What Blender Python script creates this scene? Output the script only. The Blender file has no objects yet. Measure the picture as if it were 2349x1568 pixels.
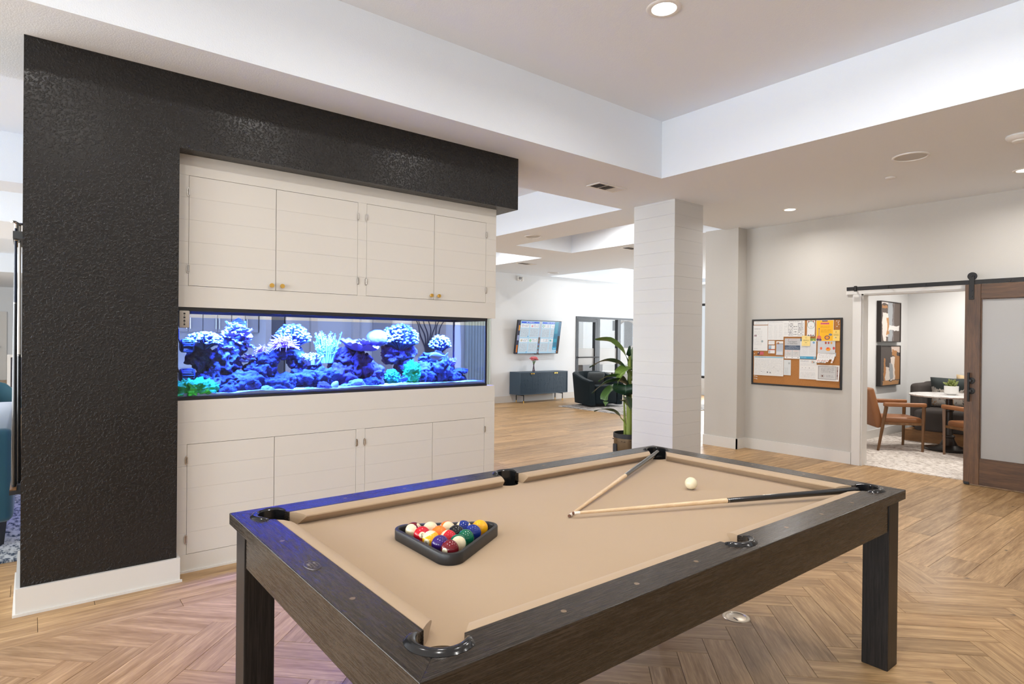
import bpy, bmesh, math, random
from mathutils import Vector, Matrix, noise
PI = math.pi
R = math.radians
random.seed(7)
scene = bpy.context.scene
col = scene.collection

# ------------------------------------------------------------------ camera
EYE = 1.42
YAW, PITCH, ROLL, FPX = R(51.338), R(-0.1764), R(0.5566), 1379.63
fw = Vector((math.cos(YAW)*math.cos(PITCH), math.sin(YAW)*math.cos(PITCH), math.sin(PITCH)))
rt = Vector((math.sin(YAW), -math.cos(YAW), 0))
up = rt.cross(fw)
r2 = rt*math.cos(ROLL) + up*math.sin(ROLL)
u2 = -rt*math.sin(ROLL) + up*math.cos(ROLL)
cd = bpy.data.cameras.new('camera')
cd.sensor_width = 36.0
cd.lens = FPX/2349*36.0
cd.clip_start = 0.05
cam = bpy.data.objects.new('camera', cd)
col.objects.link(cam)
cam.matrix_world = Matrix(((r2.x, u2.x, -fw.x, 0), (r2.y, u2.y, -fw.y, 0), (r2.z, u2.z, -fw.z, EYE), (0, 0, 0, 1)))
scene.camera = cam

def frame_pos(p):
    """where a world point falls in the 2349x1568 frame (used to decide how finely to build)"""
    d = Vector(p) - Vector((0, 0, EYE))
    z = d.dot(fw)
    if z < 0.2:
        return None
    return (1174.5 + FPX*d.dot(r2)/z, 784 - FPX*d.dot(u2)/z, z)

# ------------------------------------------------------------------ world, exposure
world = bpy.data.worlds.new('world')
scene.world = world
world.use_nodes = True
bg = world.node_tree.nodes['Background']
bg.inputs[0].default_value = (0.90, 0.95, 1.0, 1)
bg.inputs[1].default_value = 1.0
vs = scene.view_settings
vs.view_transform = 'Standard'
vs.look = 'None'
vs.exposure = -0.22
vs.gamma = 1.0
vs.use_curve_mapping = False
# light paths: enough bounces for a white room, none wasted
cy = scene.cycles
cy.max_bounces = 7
cy.diffuse_bounces = 4
cy.glossy_bounces = 3
cy.transmission_bounces = 3
cy.transparent_max_bounces = 12
cy.caustics_reflective = False
cy.caustics_refractive = False
cy.use_adaptive_sampling = True
cy.adaptive_threshold = 0.08
cy.adaptive_min_samples = 16

def area_light(name, loc, direction, sx, sy, power, color=(1, 1, 1), spread=None, shape='RECTANGLE'):
    l = bpy.data.lights.new(name, 'AREA')
    l.shape = shape
    l.size = sx
    if shape in ('RECTANGLE', 'ELLIPSE'):
        l.size_y = sy
    l.energy = power
    l.color = color
    if spread:
        l.spread = R(spread)
    o = bpy.data.objects.new(name, l)
    col.objects.link(o)
    o.location = loc
    o.rotation_euler = Vector(direction).to_track_quat('-Z', 'Y').to_euler()
    return o

# daylight coming in through the window wall on the left of the building (x = -5.5)
DAY = (0.89, 0.95, 1.0)
WINDOWS = [(-2.9, 2.6, 180), (0.9, 2.6, 225), (4.7, 2.6, 230), (8.5, 2.6, 300), (12.6, 2.6, 240), (18.5, 3.0, 200)]   # centre y, width, light
for yc_, w_, pw_ in WINDOWS:
    area_light('window_daylight', (-5.42, yc_, 1.60), (1, 0, -0.05), w_, 2.3, pw_, DAY)
# and through the windows at the right hand end of the lounge (x = 14)
for yc_ in (6.0, 8.9):
    area_light('lounge_daylight', (13.98, yc_, 1.45), (-1, 0, 0), 2.2, 2.0, 120, DAY)
# daylight of the glazed office behind the black framed partition
area_light('office_daylight', (13.9, 12.9, 1.6), (-1, -0.1, 0), 3.2, 2.3, 80, DAY)

# ------------------------------------------------------------------ dimensions
ZC = 2.946          # low ceiling
Y_DARK = 3.937      # face of the dark partition
Y_CAB = 4.049       # face of the shiplap cabinets
Y_BACK = 4.62       # back of the partition
X_R = 7.552         # right wall
X_S = 7.339         # stub of wall beside the pillar
Y_TV = 10.762       # far wall with the television
BOARD = 0.1328      # shiplap pitch

# ------------------------------------------------------------------ mesh helpers
def B():
    return bmesh.new()

def box(bm, x0, x1, y0, y1, z0, z1, M=None):
    vs_ = [Vector((x, y, z)) for x in (x0, x1) for y in (y0, y1) for z in (z0, z1)]
    if M is not None:
        vs_ = [M @ v for v in vs_]
    v = [bm.verts.new(q) for q in vs_]
    for f in ((0, 1, 3, 2), (4, 6, 7, 5), (0, 4, 5, 1), (2, 3, 7, 6), (0, 2, 6, 4), (1, 5, 7, 3)):
        bm.faces.new([v[i] for i in f])
    return bm

def join(bm, other, M=None):
    mp = {}
    for v in other.verts:
        mp[v] = bm.verts.new(M @ v.co if M is not None else v.co)
    for f in other.faces:
        try:
            bm.faces.new([mp[v] for v in f.verts])
        except ValueError:
            pass
    other.free()
    return bm

def rbox(bm, x0, x1, y0, y1, z0, z1, bev=0.02, seg=3, M=None):
    t = B()
    box(t, x0, x1, y0, y1, z0, z1)
    bmesh.ops.bevel(t, geom=list(t.edges), offset=bev, offset_type='OFFSET', segments=seg, profile=0.5, affect='EDGES')
    return join(bm, t, M)

def basis(d):
    d = d.normalized()
    a = Vector((0, 0, 1)) if abs(d.z) < 0.9 else Vector((1, 0, 0))
    u = d.cross(a).normalized()
    return u, d.cross(u).normalized()

def tube(bm, pts, rad, seg=8, caps=True):
    pts = [Vector(p) for p in pts]
    if not hasattr(rad, '__len__'):
        rad = [rad]*len(pts)
    rings = []
    u = None
    for i, p in enumerate(pts):
        a = pts[max(i-1, 0)]
        b = pts[min(i+1, len(pts)-1)]
        d = (b - a)
        if d.length < 1e-9:
            d = Vector((0, 0, 1))
        d.normalize()
        if u is None:
            u, w = basis(d)
        else:
            u = (u - d*u.dot(d)).normalized()
            w = d.cross(u).normalized()
        rings.append([bm.verts.new(p + (u*math.cos(2*PI*k/seg) + w*math.sin(2*PI*k/seg))*rad[i]) for k in range(seg)])
    for a, b in zip(rings, rings[1:]):
        for k in range(seg):
            bm.faces.new((a[k], a[(k+1) % seg], b[(k+1) % seg], b[k]))
    if caps:
        bm.faces.new(list(reversed(rings[0])))
        bm.faces.new(rings[-1])
    return bm

def lathe(bm, prof, seg=24, M=None, close=False):
    rings = []
    for r, z in prof:
        if r < 1e-6:
            rings.append([bm.verts.new(M @ Vector((0, 0, z)) if M is not None else (0, 0, z))])
        else:
            q = [Vector((r*math.cos(2*PI*k/seg), r*math.sin(2*PI*k/seg), z)) for k in range(seg)]
            rings.append([bm.verts.new(M @ v if M is not None else v) for v in q])
    pairs = list(zip(rings, rings[1:]))
    if close:
        pairs.append((rings[-1], rings[0]))
    for a, b in pairs:
        for k in range(seg):
            k2 = (k+1) % seg
            if len(a) == 1 and len(b) == 1:
                continue
            if len(a) == 1:
                bm.faces.new((a[0], b[k2], b[k]))
            elif len(b) == 1:
                bm.faces.new((a[k], a[k2], b[0]))
            else:
                bm.faces.new((a[k], a[k2], b[k2], b[k]))
    return bm

def prism(bm, poly, z0, z1, M=None):
    lo = [Vector((x, y, z0)) for x, y in poly]
    hi = [Vector((x, y, z1)) for x, y in poly]
    if M is not None:
        lo = [M @ v for v in lo]
        hi = [M @ v for v in hi]
    lo = [bm.verts.new(v) for v in lo]
    hi = [bm.verts.new(v) for v in hi]
    n = len(poly)
    bm.faces.new(list(reversed(lo)))
    bm.faces.new(hi)
    for i in range(n):
        j = (i+1) % n
        bm.faces.new((lo[i], lo[j], hi[j], hi[i]))
    return bm

def blob(bm, c, rx, ry, rz, amp=0.25, freq=6.0, sub=4, seed=0.0, flat=None):
    t = B()
    bmesh.ops.create_icosphere(t, subdivisions=sub, radius=1.0)
    for v in t.verts:
        d = v.co.normalized()
        p = Vector((d.x*rx, d.y*ry, d.z*rz))*freq + Vector((seed*7.3, seed*3.1, seed*5.7))
        k = 1 + amp*(noise.fractal(p, 1.0, 2.0, 4) + 0.5*noise.noise(p*3.1))
        v.co = Vector((d.x*rx*k, d.y*ry*k, d.z*rz*k)) + Vector(c)
        if flat is not None and v.co.z < flat:
            v.co.z = flat
    return join(bm, t)

def mk(name, bm, mat, parent=None, smooth=False, local=False, loc=None):
    """link a bmesh as ONE mesh object; parts of unrotated things are given in world coordinates"""
    bmesh.ops.recalc_face_normals(bm, faces=list(bm.faces))
    if smooth:
        for f in bm.faces:
            f.smooth = True
        bm.normal_update()
        for e in (bm.edges if smooth != 'all' else ()):
            if len(e.link_faces) == 2 and e.calc_face_angle(0) > 0.62:
                e.smooth = False
    if parent is not None and not local:
        off = base_of(parent)
        bmesh.ops.translate(bm, vec=-off, verts=list(bm.verts))
    me = bpy.data.meshes.new(name)
    bm.to_mesh(me)
    bm.free()
    me.materials.append(mat)
    o = bpy.data.objects.new(name, me)
    col.objects.link(o)
    if parent is not None:
        o.parent = parent
    if loc is not None:
        o.location = loc
    return o

def base_of(o):
    v = Vector((0, 0, 0))
    while o is not None:
        v += o.location
        o = o.parent
    return v

def thing(name, label, cat, loc=(0, 0, 0), rotz=0.0, group=None):
    o = bpy.data.objects.new(name, None)
    o.empty_display_size = 0.1
    col.objects.link(o)
    o.location = loc
    o.rotation_euler = (0, 0, rotz)
    return tag(o, label, cat, group)

def tag(o, label, cat, group=None):
    o['label'] = label
    o['category'] = cat
    if group:
        o['group'] = group
    return o

def struct(o, label=None):
    o['kind'] = 'structure'
    if label:
        o['label'] = label
    return o

def slab(name, x0, x1, y0, y1, z0, z1, mat, label=None):
    return struct(mk(name, box(B(), x0, x1, y0, y1, z0, z1), mat), label)

def copy_tree(o, parent=None):
    c = o.copy()
    col.objects.link(c)
    c.parent = parent
    for ch in o.children:
        copy_tree(ch, c)
    return c

def set_uv(o, uaxis, vaxis):
    """planar 0..1 print coordinates from the mesh's own extent; axes are (index, sign)"""
    me = o.data
    uv = me.uv_layers.new(name='print')
    co = [v.co for v in me.vertices]
    lo = [min(c[i] for c in co) for i in range(3)]
    hi = [max(c[i] for c in co) for i in range(3)]
    def val(c, ax):
        i, s = ax
        t = (c[i]-lo[i])/max(hi[i]-lo[i], 1e-6)
        return t if s > 0 else 1-t
    for lp in me.loops:
        c = co[lp.vertex_index]
        uv.data[lp.index].uv = (val(c, uaxis), val(c, vaxis))

# ------------------------------------------------------------------ materials
class NT:
    def __init__(self, name):
        self.m = bpy.data.materials.new(name)
        self.m.use_nodes = True
        self.t = self.m.node_tree
        self.b = self.t.nodes['Principled BSDF']
    def n(self, typ, **kw):
        nd = self.t.nodes.new(typ)
        for k, v in kw.items():
            setattr(nd, k, v)
        return nd
    def l(self, a, b):
        self.t.links.new(a, b)
    def put(self, sock, v):
        if hasattr(v, 'links') or hasattr(v, 'is_linked'):
            self.l(v, sock)
        else:
            sock.default_value = v
    def math(self, op, a, b=0.0, c=None, clamp=False):
        nd = self.n('ShaderNodeMath', operation=op)
        nd.use_clamp = clamp
        self.put(nd.inputs[0], a)
        self.put(nd.inputs[1], b)
        if c is not None:
            self.put(nd.inputs[2], c)
        return nd.outputs[0]
    def mix(self, f, a, b, mode='MIX'):
        nd = self.n('ShaderNodeMix', data_type='RGBA', blend_type=mode)
        self.put(nd.inputs[0], f)
        for s, v in ((nd.inputs[6], a), (nd.inputs[7], b)):
            if isinstance(v, (tuple, list)):
                s.default_value = (*v[:3], 1)
            else:
                self.l(v, s)
        return nd.outputs[2]
    def noise(self, vec, scale, detail=3.0, rough=0.55):
        nd = self.n('ShaderNodeTexNoise')
        if vec is not None:
            self.l(vec, nd.inputs['Vector'])
        nd.inputs['Scale'].default_value = scale
        nd.inputs['Detail'].default_value = detail
        nd.inputs['Roughness'].default_value = rough
        return nd.outputs[0]
    def ramp(self, f, stops):
        nd = self.n('ShaderNodeValToRGB')
        el = nd.color_ramp.elements
        while len(el) < len(stops):
            el.new(0.5)
        for e, (p, c) in zip(el, stops):
            e.position = p
            e.color = (*c[:3], 1)
        self.l(f, nd.inputs[0])
        return nd.outputs[0]
    def bump(self, h, strength=0.3, dist=0.002):
        nd = self.n('ShaderNodeBump')
        nd.inputs['Strength'].default_value = strength
        nd.inputs['Distance'].default_value = dist
        self.l(h, nd.inputs['Height'])
        self.l(nd.outputs[0], self.b.inputs['Normal'])
    def obj(self):
        return self.n('ShaderNodeTexCoord').outputs['Object']

def plain(name, c, rough=0.5, metal=0.0, spec=0.5, bump=None, coat=0.0, var=0.0, sheen=0.0):
    m = NT(name)
    m.b.inputs['Base Color'].default_value = (*c, 1)
    m.b.inputs['Roughness'].default_value = rough
    m.b.inputs['Metallic'].default_value = metal
    m.b.inputs['Specular IOR Level'].default_value = spec
    m.b.inputs['Coat Weight'].default_value = coat
    m.b.inputs['Sheen Weight'].default_value = sheen
    if bump or var:
        co = m.obj()
    if var:
        f = m.noise(co, 3.0)
        m.l(m.mix(f, tuple(x*(1-var) for x in c), tuple(min(1, x*(1+var)) for x in c)), m.b.inputs['Base Color'])
    if bump:
        sc, st, ds = bump
        m.bump(m.noise(co, sc, 2.0, 0.6), st, ds)
    return m.m

def wood(name, dark, light, rough=0.4, stretch=14.0, scale=2.2, knots=0.0, tint=0.0, spec=0.5, bump=0.15, coat=0.0, along='x', rvar=0.0):
    """grain along the local axis; every object / island takes its own cut of the pattern"""
    m = NT(name)
    oi = m.n('ShaderNodeObjectInfo').outputs['Random']
    isl = m.n('ShaderNodeNewGeometry').outputs['Random Per Island']
    rnd = m.math('FRACT', m.math('ADD', oi, isl))
    cv = m.n('ShaderNodeCombineXYZ')
    m.l(m.math('MULTIPLY', rnd, 37.0), cv.inputs[0])
    m.l(m.math('MULTIPLY', rnd, 91.0), cv.inputs[1])
    m.l(m.math('MULTIPLY', rnd, 53.0), cv.inputs[2])
    ad = m.n('ShaderNodeVectorMath', operation='ADD')
    m.l(m.obj(), ad.inputs[0])
    m.l(cv.outputs[0], ad.inputs[1])
    mp = m.n('ShaderNodeMapping')
    m.l(ad.outputs[0], mp.inputs['Vector'])
    mp.inputs['Scale'].default_value = {'x': (1, stretch, stretch), 'y': (stretch, 1, stretch), 'z': (stretch, stretch, 1)}[along]
    v = mp.outputs[0]
    g1 = m.noise(v, scale, 4.0, 0.6)
    g2 = m.noise(v, scale*5.5, 2.0, 0.6)
    f = m.math('ADD', m.math('MULTIPLY', g1, 0.68), m.math('MULTIPLY', g2, 0.32))
    c = m.ramp(f, [(0.33, dark), (0.52, [0.5*(a+b) for a, b in zip(dark, light)]), (0.66, light)])
    if tint:
        t = m.math('MULTIPLY_ADD', rnd, 2*tint, 1-tint)
        mul = m.n('ShaderNodeVectorMath', operation='SCALE')
        m.l(c, mul.inputs[0])
        m.l(t, mul.inputs['Scale'])
        c = mul.outputs[0]
    if knots:
        vo = m.n('ShaderNodeTexVoronoi')
        mk_ = m.n('ShaderNodeMapping')
        m.l(ad.outputs[0], mk_.inputs['Vector'])
        mk_.inputs['Scale'].default_value = (1, 2.0, 2.0)
        m.l(mk_.outputs[0], vo.inputs['Vector'])
        vo.inputs['Scale'].default_value = 2.2
        d = m.math('ADD', vo.outputs['Distance'], m.math('MULTIPLY', m.noise(ad.outputs[0], 30.0, 2.0), 0.05))
        k = m.n('ShaderNodeMapRange')
        m.l(d, k.inputs[0])
        k.inputs[1].default_value = 0.035
        k.inputs[2].default_value = 0.085
        k.inputs[3].default_value = knots
        k.inputs[4].default_value = 0.0
        c = m.mix(k.outputs[0], c, (0.07, 0.045, 0.03))
    m.l(c, m.b.inputs['Base Color'])
    m.b.inputs['Roughness'].default_value = rough
    if rvar:
        m.l(m.math('MULTIPLY_ADD', m.math('SUBTRACT', f, 0.5), rvar*5, rough, clamp=True), m.b.inputs['Roughness'])
    m.b.inputs['Specular IOR Level'].default_value = spec
    m.b.inputs['Coat Weight'].default_value = coat
    m.b.inputs['Coat Roughness'].default_value = 0.2
    if bump:
        m.bump(f, bump, 0.001)
    return m.m

def printed(name, base, items, rough=0.6, emit=0.0):
    """flat print: rectangles, discs and lines of small type in the print coordinates"""
    m = NT(name)
    uv = m.n('ShaderNodeTexCoord').outputs['UV']
    sp = m.n('ShaderNodeSeparateXYZ')
    m.l(uv, sp.inputs[0])
    u, v = sp.outputs[0], sp.outputs[1]
    rgb = m.n('ShaderNodeRGB')
    rgb.outputs[0].default_value = (*base, 1)
    c = rgb.outputs[0]
    def inside(a, lo, hi):
        return m.math('MULTIPLY', m.math('GREATER_THAN', a, lo), m.math('LESS_THAN', a, hi))
    for it in items:
        k = it[0]
        if k == 'rect':
            _, u0, u1, v0, v1, cc = it
            f = m.math('MULTIPLY', inside(u, u0, u1), inside(v, v0, v1))
        elif k == 'disc':
            _, cu, cv, r, asp, cc = it
            du = m.math('MULTIPLY', m.math('SUBTRACT', u, cu), asp)
            dv = m.math('SUBTRACT', v, cv)
            f = m.math('LESS_THAN', m.math('ADD', m.math('MULTIPLY', du, du), m.math('MULTIPLY', dv, dv)), r*r)
        elif k == 'text':
            _, u0, u1, v0, v1, nl, cc = it
            area = m.math('MULTIPLY', inside(u, u0, u1), inside(v, v0, v1))
            row = m.math('MULTIPLY', m.math('SUBTRACT', v, v0), nl/(v1-v0))
            ln = inside(m.math('FRACT', row), 0.30, 0.72)
            cb = m.n('ShaderNodeCombineXYZ')
            m.l(m.math('MULTIPLY', u, 46.0), cb.inputs[0])
            m.l(m.math('MULTIPLY', m.math('FLOOR', row), 7.7), cb.inputs[1])
            wd = m.math('GREATER_THAN', m.noise(cb.outputs[0], 1.0, 1.0), 0.47)
            f = m.math('MULTIPLY', m.math('MULTIPLY', area, ln), wd)
        elif k == 'smear':
            _, u0, u1, v0, v1, cc, sc = it
            n1 = m.math('MULTIPLY', m.math('SUBTRACT', m.noise(uv, sc, 4.0), 0.5), 0.22)
            uu = m.math('ADD', u, n1)
            vv = m.math('ADD', v, n1)
            f = m.math('MULTIPLY', inside(uu, u0, u1), inside(vv, v0, v1))
        c = m.mix(f, c, cc)
    if emit:
        m.b.inputs['Base Color'].default_value = (0.02, 0.02, 0.02, 1)
        m.l(c, m.b.inputs['Emission Color'])
        m.b.inputs['Emission Strength'].default_value = emit
    else:
        m.l(c, m.b.inputs['Base Color'])
    m.b.inputs['Roughness'].default_value = rough
    return m.m

def glow(name, c, strength):
    m = NT(name)
    m.b.inputs['Base Color'].default_value = (*c, 1)
    m.b.inputs['Emission Color'].default_value = (*c, 1)
    m.b.inputs['Emission Strength'].default_value = strength
    return m.m

def pane(name, tint, gloss=0.12, rough=0.0, clear=1.0):
    """thin sheet of glass or water: see-through with a fresnel sheen"""
    m = NT(name)
    m.t.nodes.remove(m.b)
    tr = m.n('ShaderNodeBsdfTransparent')
    tr.inputs[0].default_value = (*tint, 1)
    gl = m.n('ShaderNodeBsdfGlossy')
    gl.inputs['Roughness'].default_value = rough
    fr = m.n('ShaderNodeFresnel')
    fr.inputs[0].default_value = 1.45
    mx = m.n('ShaderNodeMixShader')
    m.l(m.math('MULTIPLY', fr.outputs[0], gloss/0.12, clamp=True), mx.inputs[0])
    a = tr.outputs[0]
    if clear < 1.0:
        df = m.n('ShaderNodeBsdfTranslucent')
        df.inputs[0].default_value = (0.64, 0.625, 0.60, 1)
        d2 = m.n('ShaderNodeBsdfDiffuse')
        d2.inputs[0].default_value = (0.62, 0.60, 0.575, 1)
        m0 = m.n('ShaderNodeMixShader')
        m0.inputs[0].default_value = 0.6
        m.l(df.outputs[0], m0.inputs[1])
        m.l(d2.outputs[0], m0.inputs[2])
        m2 = m.n('ShaderNodeMixShader')
        m2.inputs[0].default_value = 1-clear
        m.l(a, m2.inputs[1])
        m.l(m0.outputs[0], m2.inputs[2])
        a = m2.outputs[0]
    m.l(a, mx.inputs[1])
    m.l(gl.outputs[0], mx.inputs[2])
    m.l(mx.outputs[0], m.t.nodes['Material Output'].inputs[0])
    return m.m

M_CEIL = plain('ceiling_paint', (0.85, 0.90, 0.96), 0.85, spec=0.2, bump=(140, 0.35, 0.003))
M_WALL = plain('white_wall_paint', (0.78, 0.80, 0.815), 0.8, spec=0.25, bump=(160, 0.25, 0.002))
M_STUDY = plain('study_wall_paint', (0.80, 0.795, 0.785), 0.8, spec=0.2)
M_BEIGE = plain('greige_wall_paint', (0.565, 0.54, 0.50), 0.75, spec=0.25, bump=(150, 0.4, 0.003))
m_ = NT('charcoal_splatter_paint')
m_.b.inputs['Base Color'].default_value = (0.014, 0.0122, 0.011, 1)
m_.b.inputs['Roughness'].default_value = 0.25
m_.b.inputs['Specular IOR Level'].default_value = 0.40
r_ = m_.n('ShaderNodeMapRange')
m_.l(m_.noise(m_.obj(), 75, 2.0, 0.6), r_.inputs[0])
r_.inputs[1].default_value = 0.46
r_.inputs[2].default_value = 0.66
m_.bump(r_.outputs[0], 0.8, 0.0018)
M_DARK = m_.m
M_TRIM = plain('white_trim_enamel', (0.70, 0.675, 0.635), 0.35, bump=(60, 0.08, 0.001))
M_SHIP = plain('warm_white_shiplap_paint', (0.70, 0.665, 0.605), 0.45, bump=(40, 0.08, 0.001), var=0.015)
M_SHIPW = plain('white_shiplap_paint', (0.61, 0.605, 0.59), 0.5, bump=(40, 0.08, 0.001))
M_GAP = plain('dark_joint', (0.05, 0.045, 0.04), 0.9)
M_OAK = wood('oak_plank', (0.275, 0.150, 0.060), (0.62, 0.402, 0.200), rough=0.40, knots=0.9, tint=0.16, spec=0.35)
M_SUB = plain('floor_base', (0.20, 0.13, 0.08), 0.9)
M_TBL = wood('dark_stained_wood', (0.007, 0.0052, 0.004), (0.054, 0.040, 0.030), rough=0.27, stretch=34, scale=8.0, spec=0.42, bump=0.14, rvar=0.07)
M_TBLY = wood('dark_stained_wood_cross', (0.007, 0.0052, 0.004), (0.054, 0.040, 0.030), rough=0.27, stretch=34, scale=8.0, spec=0.42, bump=0.14, rvar=0.07, along='y')
M_TBLZ = wood('dark_stained_wood_upright', (0.005, 0.0045, 0.0045), (0.030, 0.025, 0.023), rough=0.36, stretch=34, scale=4.5, spec=0.25, bump=0.35, along='z')
M_CLOTH = plain('tan_billiard_cloth', (0.44, 0.318, 0.205), 0.95, spec=0.1, bump=(900, 0.35, 0.0008), sheen=0.15, var=0.02)
M_BLACKGLOSS = plain('black_gloss_plastic', (0.012, 0.012, 0.013), 0.16)
M_BLACK = plain('matte_black', (0.014, 0.014, 0.015), 0.55)
M_RACK = plain('black_moulded_plastic', (0.018, 0.018, 0.019), 0.38, bump=(300, 0.15, 0.001))
M_MAPLE = wood('maple_shaft', (0.66, 0.45, 0.26), (0.78, 0.58, 0.37), rough=0.25, stretch=20)
M_IVORY = plain('ivory_resin', (0.80, 0.71, 0.50), 0.09)
M_WHITE = plain('white_plastic', (0.80, 0.79, 0.76), 0.4)
M_BRASS = plain('brass', (0.86, 0.52, 0.12), 0.30, metal=0.85)
M_NICKEL = plain('nickel', (0.62, 0.58, 0.53), 0.25, metal=1.0)
M_STEEL = plain('dark_steel', (0.020, 0.018, 0.017), 0.45, metal=0.4)
M_GLASS = pane('clear_glass', (0.96, 0.98, 0.99))
# ------------------------------------------------------------------ floor
floor = struct(mk('floor', box(B(), -5.6, 14.2, -4.2, 25.2, -0.06, -0.0125), M_SUB), 'light oak plank and herringbone floor')
PW, PL = 0.1414, 0.5657
HX0, HY0 = 0.02, 1.17
HB = (-5.5, 4.472, -4.1, 3.55)        # herringbone field
GAP = 0.0011

def clip_poly(poly, x0, x1, y0, y1):
    for ax, lim, sgn in ((0, x0, 1), (0, x1, -1), (1, y0, 1), (1, y1, -1)):
        out = []
        for i in range(len(poly)):
            a, b = poly[i], poly[(i+1) % len(poly)]
            da, db = (a[ax]-lim)*sgn, (b[ax]-lim)*sgn
            if da >= 0:
                out.append(a)
            if (da >= 0) != (db >= 0):
                t = da/(da-db)
                out.append((a[0]+(b[0]-a[0])*t, a[1]+(b[1]-a[1])*t))
        poly = out
        if len(poly) < 3:
            return []
    return poly

def in_view(pts, margin=10):
    q = [frame_pos((x, y, 0)) for x, y in pts]
    q = [p for p in q if p]
    if not q:
        return 0.0
    xs = [p[0] for p in q]
    ys = [p[1] for p in q]
    if max(xs) < -margin or min(xs) > 2349+margin or max(ys) < 0 or min(ys) > 1568+margin:
        return 0.0
    return (max(xs)-min(xs))*(max(ys)-min(ys))

def hidden_floor(x, y):
    """floor that the cabinet wall or the study wall covers from the photograph's side"""
    if y > 3.95 and -0.05 < x*3.95/y and x*4.0/y < 3.02:
        return True
    return False

me_plank = {}
def plank_mesh(l, w):
    key = (round(l, 3), round(w, 3))
    if key not in me_plank:
        b = box(B(), -l/2+GAP, l/2-GAP, -w/2+GAP, w/2-GAP, -0.012, 0)
        me = bpy.data.meshes.new('plank')
        bmesh.ops.recalc_face_normals(b, faces=list(b.faces))
        b.to_mesh(me)
        b.free()
        me.materials.append(M_OAK)
        me_plank[key] = me
    return me_plank[key]

cands = []   # (size in frame, kind, data)
s2 = math.sqrt(2)
for i in range(-90, 90):
    for j in range(-16, 16):
        for kind in (0, 1):
            p, q = (PL/2, PW/2) if kind == 0 else (PW/2, PW+PL/2)
            p += i*PW + j*PL
            q += i*PW - j*PL
            X, Y = (p+q)/s2+HX0, (q-p)/s2+HY0
            if not (HB[0]-.4 < X < HB[1]+.4 and HB[2]-.4 < Y < HB[3]+.4):
                continue
            ang = -PI/4 if kind == 0 else PI/4
            ca, sa = math.cos(ang), math.sin(ang)
            rect = [(X+ca*a-sa*b, Y+sa*a+ca*b) for a, b in ((-PL/2, -PW/2), (PL/2, -PW/2), (PL/2, PW/2), (-PL/2, PW/2))]
            cl = clip_poly(rect, *HB)
            if len(cl) < 3:
                continue
            A = 0.5*abs(sum(cl[k][0]*cl[(k+1) % len(cl)][1]-cl[(k+1) % len(cl)][0]*cl[k][1] for k in range(len(cl))))
            if A < 0.0008:
                continue
            whole = A > PW*PL*0.999
            cands.append((in_view(cl), 'h', (X, Y, ang, cl, whole)))
rows = [(3.55, 3.655)] + [(3.655+0.194*k, 3.655+0.194*(k+1)) for k in range(0, 111)]
rows += [(3.655-0.194*(k+1), 3.655-0.194*k) for k in range(0, 40)]
for ri, (y0, y1) in enumerate(rows):
    rr = random.Random(ri*13+5)
    if y1 <= 3.66 and y0 < 3.54:
        xa, xb = 4.472, 7.66
        y1 = min(y1, 3.55) if y1 > 3.55 else y1
    else:
        xa, xb = -5.5, 14.1
    if y0 < -4.1:
        continue
    x = xa - rr.uniform(0, 1.4)
    if abs(y0-3.655) < .01:
        x = 0.034 - 1.8*4
    while x < xb:
        l = 1.8 if abs(y0-3.655) < .01 else rr.choice((1.22, 1.52, 1.83, 1.83, 2.13))
        a, b = max(x, xa), min(x+l, xb)
        x += l
        if b - a < 0.03:
            continue
        pts = [(a, y0), (b, y0), (b, y1), (a, y1)]
        sz = in_view(pts)
        if hidden_floor((a+b)/2, y0) and hidden_floor(a, y0) and hidden_floor(b, y1):
            sz *= 0.0
        if a > 7.7 and y1 < 4.86:
            continue
        cands.append((sz, 'x', (a, b, y0, y1)))
cands.sort(key=lambda c: -c[0])
rest = B()
n_single = 0
for sz, kind, d in cands:
    single = n_single < 296 and sz > 60
    if kind == 'h':
        X, Y, ang, cl, whole = d
        if single:
            if whole:
                me = plank_mesh(PL, PW)
            else:
                ca, sa = math.cos(-ang), math.sin(-ang)
                lp = [(ca*(x-X)-sa*(y-Y), sa*(x-X)+ca*(y-Y)) for x, y in cl]
                b = prism(B(), lp, -0.012, 0)
                bmesh.ops.recalc_face_normals(b, faces=list(b.faces))
                me = bpy.data.meshes.new('plank')
                b.to_mesh(me)
                b.free()
                me.materials.append(M_OAK)
            o = bpy.data.objects.new('plank', me)
            o.location = (X, Y, 0)
            o.rotation_euler = (0, 0, ang)
        else:
            prism(rest, cl, -0.012, 0)
    else:
        a, b, y0, y1 = d
        if single:
            o = bpy.data.objects.new('plank', plank_mesh(b-a, y1-y0))
            o.location = ((a+b)/2, (y0+y1)/2, 0)
        else:
            box(rest, a+GAP, b-GAP, y0+GAP, y1-GAP, -0.012, 0)
    if single:
        col.objects.link(o)
        o.parent = floor
        n_single += 1
o = mk('planks', rest, M_OAK, floor)
o['kind'] = 'stuff'

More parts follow.
